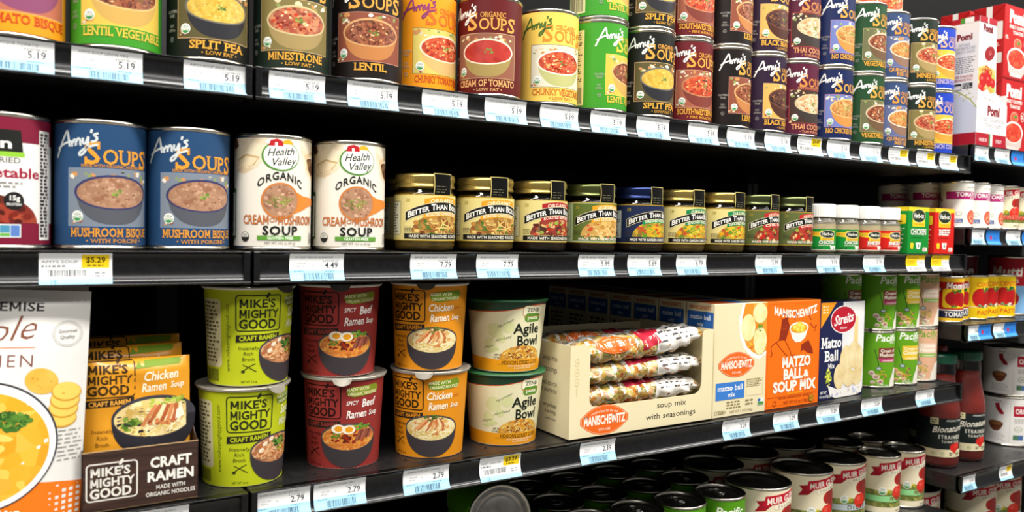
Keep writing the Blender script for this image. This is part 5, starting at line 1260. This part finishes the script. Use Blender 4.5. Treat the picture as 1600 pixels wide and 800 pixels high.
def mk_paste(kind):
    def f(t):
        obj('can_body', can_body(.0252, .085), t); obj('lid', can_lid(.0252, .085), t); obj('paper_label', wrap_mesh('paper_label', paste_art(kind), 25.0, 85), t)
    return f
for k, x, y, s, l in (('red', 1.4520, .8060, .42, 'red and yellow tomato paste can at the left end of its row'), ('red', 1.5010, .8230, .5, 'red and yellow tomato paste can tucked behind the first one'),
                      ('yel', 1.5530, .8154, .7, 'yellow tomato paste can beside the red ones'), ('yel', 1.6066, .8234, .72, 'yellow tomato paste can in the middle of the yellow ones'), ('yel', 1.6603, .8174, .4, 'yellow tomato paste can at the right end of the yellow ones')):
    place('paste' + k, mk_paste(k), l, x, y, RL, turn(x, y, s), 'small paste cans', 'paste_can', 'can')
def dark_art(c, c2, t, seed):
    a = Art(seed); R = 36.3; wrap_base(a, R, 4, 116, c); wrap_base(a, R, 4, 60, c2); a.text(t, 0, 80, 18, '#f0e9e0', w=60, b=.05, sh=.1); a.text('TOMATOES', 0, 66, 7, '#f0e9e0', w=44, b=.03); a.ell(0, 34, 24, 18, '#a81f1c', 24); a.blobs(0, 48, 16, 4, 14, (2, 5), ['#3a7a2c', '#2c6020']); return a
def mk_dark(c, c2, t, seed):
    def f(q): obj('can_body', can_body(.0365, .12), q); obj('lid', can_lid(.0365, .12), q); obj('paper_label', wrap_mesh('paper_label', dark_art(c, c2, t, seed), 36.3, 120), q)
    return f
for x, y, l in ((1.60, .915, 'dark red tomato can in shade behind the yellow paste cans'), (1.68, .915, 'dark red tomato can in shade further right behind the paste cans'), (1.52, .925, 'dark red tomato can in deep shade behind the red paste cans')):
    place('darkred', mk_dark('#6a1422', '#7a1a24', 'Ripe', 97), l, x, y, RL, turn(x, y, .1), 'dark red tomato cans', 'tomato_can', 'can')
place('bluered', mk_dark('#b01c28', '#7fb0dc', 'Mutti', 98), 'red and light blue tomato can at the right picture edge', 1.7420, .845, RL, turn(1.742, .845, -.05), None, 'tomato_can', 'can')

# tomato bottles
def bottle_art():
    a = Art(99); R = 36.2; dk = '#1a2220'; wrap_base(a, R, 34, 93, dk); wrap_base(a, R, 22, 36, '#d9cfa8')
    a.rect(-30, 82, -16, 94, '#d8cfa0'); a.lines(-28, -18, 84, 92, 2, '#5a5a40'); a.text('ORGANIC ITALIAN', 16, 88, 3, '#cfd2c8', w=38)
    a.text('Bionaturae', 6, 69, 11, '#f0ead8', w=66, b=.015, sh=.3, slope=.08); a.text('STRAINED', 6, 56, 6.4, '#e9e4d4', w=44, b=.04, sp=.2); a.text('TOMATOES', 8, 48, 4.4, '#e9e4d4', w=36, b=.02, sp=.2)
    a.ell(12, 40, 7.5, 7, '#c4261c', 20); a.ell(20, 42, 7, 7.5, '#d0342a', 20); a.poly([(5, 38), (26, 40), (15, 28)], '#c4261c')
    for u in (-24, -8): a.ring(u, 28, 3.6, 3.6, .6, '#8a9a5a', 14); a.lines(u - 2, u + 2, 26.5, 29.5, 2, '#6a7a4a')
    a.lines(4, 12, 25, 31, 2, '#3a3a34', .6); a.lines(18, 30, 25, 31, 3, '#3a3a34', .6); a.lines(-90, -54, 40, 90, 9, '#8a948c', .3); return a
def mk_bottle(cap):
    def f(t):
        prof = [(0, .004), (.020, .002), (.032, .0005), (.0355, .004), (.0363, .010), (.0363, .018), (.0360, .022), (.0360, .094), (.0363, .098), (.0363, .104), (.0350, .116), (.0300, .140), (.0268, .158), (.0262, .168), (.0268, .178), (.0258, .188), (.0245, .196)]
        g = Geo(); g.lathe([prof], M('#f2f4ee', .03, 0, 0, 1.0, 'bottle_glass'), 44); obj('glass_bottle', g, t)
        g = Geo(); g.lathe([[(0, .005), (.030, .0055), (.0338, .009), (.0342, .104), (.0330, .116), (.0282, .140), (.0250, .158), (.0246, .170), (0, .171)]], noisy('tomato_passata', '#8a1c12', '#9c2818', 30, .45), 40); obj('passata', g, t)
        g = Geo(); g.lathe([[(.0240, .192), (.0278, .192), (.0282, .194)]], M(cap, .3), 44); g.lathe([[(.0282, .194), (.0282, .206)]], M(cap, .3), 120, wob=lambda a, z: 1 + .01 * math.cos(a * 30)); g.lathe([[(.0282, .206), (.0275, .209), (.026, .2098), (0, .2096)]], M(cap, .3), 44); obj('cap', g, t)
        obj('paper_label', wrap_mesh('paper_label', bottle_art(), 36.4, 210), t)
    return f
GC = '#16503a'
for k, x, y, s, l, c in (('g', 1.4725, .828, .45, 'tomato bottle with green cap standing by the shelf end', GC), ('g', 1.5620, .829, .5, 'tomato bottle with green cap beside the big white cans', GC), ('r', 1.5800, .9075, .3, 'tomato bottle with red cap behind the green-capped ones', '#8a1c20')):
    place('bottle' + k, mk_bottle(c), l, x, y, RB, turn(x, y, s), 'tomato bottles', 'tomato_bottle', 'bottle')
def calif_art():
    a = Art(100); R = 49.5; wrap_base(a, R, 4, 98, '#e4e0da'); wrap_base(a, R, 88, 88.4, '#b0aaa2')
    a.lines(-30, -12, 90, 93, 1, '#6a645c'); a.rect(8, 62, 60, 84, '#a8142a'); a.text('ORGANIC', 34, 68, 10, '#f0ebe4', w=46, b=.04)
    a.poly([(-26, 86), (-18, 88), (-17, 80), (-9, 68), (-10, 64), (-16, 65), (-24, 76)], '#9c1a2c')
    a.poly([(-38, 44), (-10, 44), (-14, 34), (-20, 29), (-28, 29), (-34, 35)], '#6a3a24'); a.ell(-24, 45, 14, 5.5, '#4a2818', 26); a.ell(-24, 45, 12, 4.2, '#8a5a34', 26)
    a.lines(-38, -6, 10, 26, 5, '#a09a92', .35); a.ell(18, 36, 8, 5.4, '#6a8a4a', 22); a.ell(18, 36, 7, 4.6, '#e9e5dc', 22); a.text('USDA', 18, 34, 3.4, '#5a7a4a', w=9); a.rect(8, 14, 28, 24, '#4f7a5a'); a.rect(18, 14, 28, 24, '#4a6aa0')
    a.lines(10, 50, 48, 58, 3, '#8a847c', .35); a.stroke([(2, 4), (2, 88)], .4, '#b0aaa2', 1); return a
def mk_cal(t):
    obj('can_body', can_body(.0497, .102), t); obj('lid', can_lid(.0497, .102), t); obj('paper_label', wrap_mesh('paper_label', calif_art(), 49.5, 102), t)
place('cal', mk_cal, 'big white can with red panel beside the bottles, bottom of its stack', 1.774, .853, RB, turn(1.774, .853, .1), 'big white cans', 'tomato_can', 'can')
place('cal', mk_cal, 'big white can with red panel beside the bottles, top of its stack', 1.777, .853, RB + .1023, turn(1.777, .853, .14), 'big white cans')
muir('tall', 1.480, .875, RF, .5, 'cream tomato can in shade under the shelf end, left of the lowest row')
muir('tall', 1.640, .852, RF, .55, 'cream tomato can under the tomato bottles shelf, front of the lowest row')
muir('tall', 1.735, .850, RF, .5, 'cream tomato can at the right bottom corner of the picture')

# red and white tomato cartons
RED = '#b81c1e'
def red_carton():
    w, d, h = 95, 60, 142
    g = Geo(); g.box(-w / 2000, w / 2000, 0, d / 1000, 0, h / 1000, M(RED, .3), .001, 1)
    a = Art(101); wh = '#f0ebe2'
    a.text('Pomi', -2, 110, 22, wh, w=58, b=.09); a.text('FINELY CHOPPED', 0, 98, 6.4, wh, w=60, b=.04); a.text('TOMATOES', 3, 88, 6.4, wh, w=40, b=.04); a.lines(-44, -32, 76, 84, 3, wh)
    a.ell(2, 70, 15, 12, '#d88a70', 22); a.ell(2, 70, 12, 9, '#d8553c', 22); a.blobs(4, 72, 6, 5, 12, (1.4, 4), ['#3f7a2c', '#5a9a3a']); a.ring(33, 74, 7, 9, 1, wh); a.lines(28, 38, 70, 78, 2, wh)
    a.poly([(-34, 42), (34, 42), (30, 16), (18, 6), (-18, 6), (-30, 16)], '#c9b8b0'); a.ell(0, 42, 36, 21, '#efe6de', 36); a.ell(0, 41, 32, 18.5, food('chopped_tomato_print', ['#c8301c', '#d8452c', '#b82418', '#e0603c'], 5), 34); a.lines(-24, 24, 6, 14, 2, wh, .5)
    a.poly([(-47, .5), (47, .5), (47, 4), (-47, 4)], '#8f1418'); a.emit(g, facemap((0, 0, 0), (1, 0, 0), (0, 0, 1)))
    b = Art(102); b.poly([(-29.5, 141), (-29.5, 139), (2, 116), (29.5, 139), (29.5, 141), (2, 118.5)], '#8f1418'); b.rect(-5, 112, 6, 141.5, '#ece6de'); b.rrect(-22, 76, 26, 110, '#e9e2da', 2); b.lines(-19, 10, 80, 108, 7, '#5a3a38', .4); b.lines(0, 24, 62, 70, 2, '#e9c8c0', .5); b.rrect(2, 30, 26, 50, '#e9e2da', 2); b.ring(10, 66, 4, 4, .8, '#e9c8c0', 14); b.emit(g, facemap((-w / 2000, d / 2000, 0), (0, -1, 0), (0, 0, 1)))
    c = Art(103); c.rect(-w / 2 + .5, 26, w / 2 - .5, 36, '#ece6de'); c.emit(g, facemap((0, 0, h / 1000), (1, 0, 0), (0, 1, 0)))
    return g.mesh('tomato_carton')
me = red_carton()
for x, y, z, l in ((1.6500, .8005, 0, 'red tomato carton standing on the shelf beside the white display box'), (1.6520, .8005, .1424, 'red tomato carton on top of the front red one, at the upper right corner'),
                   (1.6500, .8655, 0, 'red tomato carton in the second row, standing on the shelf'), (1.6500, .8655, .1424, 'red tomato carton on top in the second row, its white-striped top showing')):
    o = obj('tomato_carton', me); o.location = (x, y, zz(RT) + z + .0003); tag(o, l, 'carton', 'red tomato cartons')
def paste_display():
    w, d, h = 104, 52, 232; T = .0011; W = w / 2000
    wc = noisy('white_display_card', '#e3e0dc', '#ebe8e4', 8, .45)
    g = Geo()
    pts = [(-W, 0), (W, 0), (W, .080), (W - .006, .084), (W - .020, .086), (.010, .1), (.006, .2), (.006, h / 1000), (-W, h / 1000)]
    tri = tessellate_polygon([[Vector((x, z, 0)) for x, z in pts]]); n = len(pts)
    for y in (0, T): g.add([(x, y, z) for x, z in pts], [list(q) for q in tri], wc)
    g.add([(x, 0, z) for x, z in pts] + [(x, T, z) for x, z in pts], [[i, (i + 1) % n, n + (i + 1) % n, n + i] for i in range(n)], wc)
    g.box(-W, -W + T, T, d / 1000, 0, h / 1000, wc); g.box(W - T, W, T, d / 1000, 0, .1, wc); g.box(-W, W, d / 1000 - T, d / 1000, 0, h / 1000, wc); g.box(-W, W, 0, d / 1000, 0, T, wc)
    g.box(-W, .006, 0, d / 1000, h / 1000 - T, h / 1000, M('#3a1418'))
    rd = '#a81c2c'; a = Art(104)
    a.rect(-52, .5, 52, 24, rd); a.text('MADE IN', -28, 9, 6, '#f0ebe6', w=26, b=.02); a.rect(-8, .5, -3, 24, '#2f8a4a'); a.rect(-3, .5, 4, 24, '#f0ede8'); a.rect(4, .5, 9, 24, '#b8242c'); a.text('ITALY', 26, 9, 6, '#f0ebe6', w=20, b=.02)
    a.text('Pomi', 5, 58, 16, '#7c1420', w=42, b=.08, serif=False, out=('#d9a8a0', .01)); a.text('DOUBLE CONCENTRATED', 2, 46, 6, '#9aa0ac', w=84, b=-.01, serif=True); a.text('TOMATO PASTE', 6, 36, 6, '#9aa0ac', w=54, b=-.01, serif=True)
    a.poly([(-51.6, 96), (5.6, 96), (5.6, 140), (-30, 146), (-51.6, 140)], food('herb_field_print', ['#d9c04a', '#a8b85a', '#e0a040', '#c9d08a', '#d8783c'], 9))
    for x, y, r in ((-36, 118, 12), (-16, 120, 11), (-2, 116, 8), (-42, 104, 9), (-24, 132, 8)): a.ell(x, y, r, r * 1.1, '#b81c1c', 24); a.ell(x - r * .3, y + r * .3, r * .3, r * .25, '#dc6a58', 12)
    for x, y in ((-34, 134), (-12, 134), (-24, 140)): a.ring(x, y, 6, 6, 2, '#a8281c', 18); a.ell(x, y, 2.4, 2.4, '#d8a040', 12)
    a.poly([(-51.6, 82), (-30, 88), (5.6, 84), (5.6, 100), (-10, 96), (-20, 104), (-36, 97), (-51.6, 102)], '#e9e6e2')
    a.ell(-16, 168, 21, 15, '#e9ddd8', 30, rot=25); a.ell(-16, 168, 18, 12.4, '#8f1a20', 30, rot=25); a.blobs(-18, 170, 8, 5, 8, (1.2, 3), ['#b8464a', '#c96a68'])
    a.text('Pomi', -24, 206, 12, '#7c1420', w=32, b=.08); a.text('DOUBLE', -24, 198, 4, '#9aa0ac', w=24, b=-.01, serif=True); a.text('CONCENTRATED', -24, 192, 3.6, '#9aa0ac', w=40, b=-.01, serif=True); a.text('TOMATO PASTE', -24, 186, 3.6, '#9aa0ac', w=34, b=-.01, serif=True)
    a.rect(-51.6, 221, 5.6, 231.6, rd); a.rect(-26, 221, -22, 231.6, '#f0ede8'); a.emit(g, facemap((0, 0, 0), (1, 0, 0), (0, 0, 1)))
    b = Art(105); b.rect(-25.6, .5, 25.6, 24, rd); b.poly([(-25.6, 24), (25.6, 24), (25.6, 66), (8, 84), (-25.6, 104)], '#c9ccd6'); b.stroke([(25, 68), (13, 84), (-7, 98), (-25, 108)], 2.4, '#a8b06a')
    b.blobs(0, 92, 24, 12, 30, (1, 2.6), ['#b8b878', '#d8c890', '#9aa06a'])
    b.text('Pomi', 0, 192, 11, '#7c1420', w=28, b=.08, slope=0); b.text('DOUBLE', 0, 181, 4.4, '#7a8090', w=20, b=-.01, serif=True); b.text('CONCENTRATED', 0, 174.6, 4.4, '#7a8090', w=42, b=-.01, serif=True); b.text('TOMATO PASTE', 0, 168, 4.4, '#7a8090', w=38, b=-.01, serif=True)
    b.lines(-19, 23, 132, 162, 9, '#5a5a64', .4); b.text('100% TOMATOES', 0, 124, 4, '#a81c2c', w=34, b=.02, serif=True); b.text('GROWN IN ITALY', 0, 118, 4, '#a81c2c', w=34, b=.02, serif=True); b.rect(-18, 102, -3, 114, '#2a2a2e'); b.rect(-1, 104, 17, 114, '#2a2a2e'); b.rect(-17, 103, -4, 110, '#e3e0dc'); b.lines(0, 16, 105, 113, 3, '#e3e0dc', .4)
    b.rect(-25.6, 222, 25.6, 231.6, rd); b.rect(-8, 222, 0, 231.6, '#4f8f3c'); b.rect(0, 222, 16, 231.6, '#ece9e4'); b.emit(g, facemap((-W, d / 2000, 0), (0, -1, 0), (0, 0, 1)))
    o = obj('display_box', g); o.location = (1.5105, .7705, zz(RT) + .0003); tag(o, 'tall white display box with tomatoes printed on it, beside the royal blue soup cans', 'box')
paste_display()

# ---------------------------------------------------------------- shelf price tags
TAGPATH = [(.0002, -.0016)] + PROF
def tag_y(z):
    P = TAGPATH
    for (y0, z0), (y1, z1) in zip(P, P[1:]):
        if z >= z1: return y0 + (y1 - y0) * min(1, max(0, (z - z0) / (z1 - z0)))
    return P[-1][0] + .0006 * 0
def tagmap(u, v, l):
    e = .0004; z = -.0290 + v / 1000; y = tag_y(z) - .0007
    s = (tag_y(z + e) - tag_y(z - e)) / (2 * e); n = Vector((0, -1, s)).normalized()
    return (u / 1000, y + n.y * l / 1000, z + n.z * l / 1000), n[:]
TAGH = 26.6
def tag_art(kind, price, text1, seed):
    a = Art(seed, .010); w = 27.2; wh = '#e9e9e8'; bl = '#a6d6ec'; dk = '#2c3034'; gy = '#6a6e72'
    a.rect(-w, 0, w, TAGH, wh)
    if kind == 'std':
        a.rect(-w, 0, w, 10.8, bl); a.text(text1, -22, 22.2, 1.9, gy, al='l', w=38, b=0.01); a.text('$ 0.357 PER OZ', 6, 18.8, 1.5, gy, al='l', w=16, b=0); a.text('14.5 OZ', -20, 16.2, 1.5, gy, al='l', w=9, b=0); a.text('EACH', -20, 13.4, 1.5, gy, al='l', w=7, b=0); a.text('12', -5, 14.8, 1.5, gy, b=0)
        a.text(price, 21.5, 12.4, 5.8, dk, al='r', w=13.5, b=.012); a.lines(-23, -12, 8.8, 10.2, 1, '#5a90a8', .6); a.lines(8, 20, 8.8, 10.2, 1, '#5a90a8', .6)
        a.bars(-14, 16, 1.8, 7.8, '#35546a'); a.lines(-14, 16, .4, 1.4, 1, '#35546a', .6)
    elif kind == 'sale':
        a.rect(-w, 0, w, 5.4, bl); a.rect(4, 14, 25, 25.4, '#ecc81c'); a.text(price, 14.5, 18.6, 4.6, '#2c2608', w=15, b=.04); a.lines(8, 22, 15, 17, 1, '#6a5a10', .6)
        a.text(text1, -25.5, 18.2, 2.3, gy, al='l', w=27, b=0); a.lines(-25.5, -8, 14.6, 16.6, 1, gy, .7); a.bars(-22, 8, 7.0, 12.6, '#3a3d40'); a.lines(14, 24, 6, 11, 2, gy, .4); a.text('18', -17, 1, 3.4, '#3a6a80', b=-.01)
    elif kind == 'deal':
        a.rect(-w, 8.5, w, TAGH, '#ecc61a'); a.rect(5, 8.5, w, 19, wh); a.lines(-24, 14, 21, 25, 2, '#7a6410', .5); a.lines(-22, 0, 11, 18, 3, '#8a7414', .45); a.text(price, 15, 12, 4, '#30343a', w=13, b=0); a.bars(-20, 20, 1.4, 7.0, '#5a5d60')
    else:
        a.rect(-w, 0, w, TAGH, '#2b78c8'); a.rect(-w, 0, w, 6, '#4a9ade'); a.ell(-8, 13, 5, 3.6, '#b01f4a', 18); a.lines(2, 22, 9, 14, 2, '#1c4f9a', .5)
    return a
_T = {}
def price_tag(x, z, kind, price, label, text1='ORG SOUP LENTIL LF', w=1.0):
    k = (kind, price, text1)
    if k not in _T:
        g = Geo(); tag_art(kind, price, text1, len(_T) + 200).emit(g, tagmap, (), [29.0 + q * 1000 for _, q in PROF] + [26], True); _T[k] = g.mesh('price_tag')
    o = obj('price_tag', _T[k]); o.location = (x, LIP, zz(z)); o.scale = (w, 1, 1)
    return tag(o, label, 'price tag', 'shelf price tags')
N_TOP = ['orange can', 'green can left of the joint', 'black split pea can left of the joint', 'dark green minestrone can by the joint', 'blackish lentil can', 'orange chunky tomato can', 'maroon cream of tomato can', 'yellow can', 'bright green stack',
         'black split pea stack', 'maroon southwestern stack', 'brown lentil stack', 'purple black bean stack', None, 'navy blue stack', 'forest green stack', None, None, None]
XT = [.0003, .0669, .1548, .2302, .3075, .3895, .4656, .5393, .6122, .6846, .7729, .8449, .9202, .9905, 1.0579, 1.1376, 1.2126, 1.2898, 1.3581]
TX = ['AMYS BISQUE TOMATO', 'AMYS SOUP LENTIL VEG', 'AMYS SOUP SPLIT PEA', 'AMYS SOUP MINESTRONE LF', 'AMYS SOUP LENTIL LF', 'AMYS SOUP CHNKY TOM', 'AMYS SOUP CRM TOMATO', 'AMYS SOUP CHNKY VEG']
for i, x in enumerate(XT):
    if N_TOP[i]: price_tag(x, ZT, 'std', '5.19', 'price tag reading 5.19 under the ' + N_TOP[i], TX[i] if i < 8 else 'AMYS SOUP ORGANIC')
    else: price_tag(x, ZT, 'sale', {13: '$4.49', 16: '$5.29', 17: '$5.29', 18: '$5.29'}[i], 'price tag with yellow square under the ' + {13: 'plum red stack', 16: 'slate blue stack', 17: 'dark green stack near the end', 18: 'royal blue stack'}[i], 'AMYS SOUP')
for x, k, p, l, tx in ((.044, 'sale', '$5.29', 'price tag with yellow square reading $5.29 under the blue mushroom bisque cans', 'AMYS SOUP'), (.2518, 'std', '4.49', 'price tag reading 4.49 under the first white mushroom can', 'HV SOUP CRM OF MUSHROOM'),
    (.3791, 'std', '7.79', 'price tag reading 7.79 under the first gold-lidded jar', 'BASE CHICKEN ORG'), (.4587, 'std', '7.79', 'price tag reading 7.79 under the second gold-lidded jar', 'BASE CHICKEN ROASTED'), (.5986, 'std', '5.99', 'price tag reading 5.99 under the olive-lidded bisque jar', 'BETR BASE VEGAN'),
    (.6753, 'std', '5.69', 'price tag reading 5.69 under the navy-lidded jar', 'BASE VEG RED SODIUM'), (.7577, 'std', '6.79', 'price tag reading 6.79 under the green-bannered jar', 'BASE VEGETABLE ORG'), (.9083, 'std', '5.99', 'price tag reading 5.99 under the olive-lidded chili jars', 'BETR BASE VEGAN CHILI'),
    (1.0421, 'std', '3.19', 'price tag under the green-labelled shakers', 'BOUILLON CHICKEN'), (1.1555, 'std', '3.19', 'price tag under the red-labelled shakers', 'BOUILLON BEEF'),
    (1.2706, 'deal', '2.99', 'yellow-topped price tag under the green bouillon carton', ''), (1.3439, 'deal', '2.99', 'yellow-topped price tag under the red bouillon carton', '')):
    price_tag(x, ZM, k, p, l, tx)
for x, k, p, l, tx in ((.1078, 'std', '2.79', 'price tag under the wood-printed ramen tray, at the bottom picture edge', 'MIKES RAMEN CRAFT'), (.2205, 'std', '2.79', 'price tag reading 2.79 under the lime green cups', 'RAMEN SOUP CUP SAVORY VEG'), (.2785, 'std', '2.79', 'price tag reading 2.79 under the dark red cups', 'RAMEN SOUP CUP BEEF SPICY'),
    (.3747, 'std', '2.79', 'price tag reading 2.79 under the orange cups', 'RAMEN SOUP CUP CHICKEN'), (.4677, 'sale', '$3.29', 'price tag with yellow square reading $3.29 under the pasta bowls', 'SWEET CORN MEX'), (.6077, 'std', '2.39', 'price tag reading 2.39 under the cream display tray', 'MANIS SOUP MIX MINESTRONE'),
    (.8517, 'std', '3.29', 'price tag under the cream matzo ball box', 'MATZO BALL MIX'), (.9557, 'std', '3.29', 'price tag under the orange matzo box', 'MATZO SOUP MIX'), (1.0527, 'std', '3.29', 'price tag under the left side of the navy box', 'STREIT MATZO MIX'),
    (1.163, 'std', '2.69', 'price tag under the half-hidden green can by the navy box', 'PACIFIC SOUP'), (1.3119, 'std', '2.69', 'price tag under the last green cans of the lower shelf', 'PACIFIC SOUP')):
    price_tag(x, ZB, k, p, l, tx)
for z, L in ((RT, ((1.4610, 'std', 'price tag under the white tomato display box'), (1.5340, 'std', 'second price tag from the left under the red tomato cartons'), (1.5900, 'blue', 'blue shelf tag under the red tomato cartons'))),
             (RM, ((1.4570, 'std', 'price tag under the first small white tomato can'), (1.5130, 'blue', 'blue shelf tag under the second small white tomato can'), (1.5850, 'std', 'price tag under the third small white tomato can'), (1.6410, 'blue', 'blue shelf tag under the small cream paste can'))),
             (RL, ((1.4570, 'std', 'price tag under the left red and yellow paste can'), (1.4960, 'blue', 'blue shelf tag under the second red and yellow paste can'), (1.5480, 'std', 'price tag under the first yellow paste can'), (1.5860, 'blue', 'blue shelf tag under the middle yellow paste can'))),
             (RB, ((1.4570, 'std', 'price tag under the left tomato bottle'), (1.5900, 'sale', 'price tag with yellow mark between the bottles and the big white cans')))):
    for i, (x, k, l) in enumerate(L): price_tag(x, z, k, '3.49' if k == 'std' else '$2.99', l, 'ORG TOMATO', .8 if z == RL else (.95 if k == 'std' else .85))
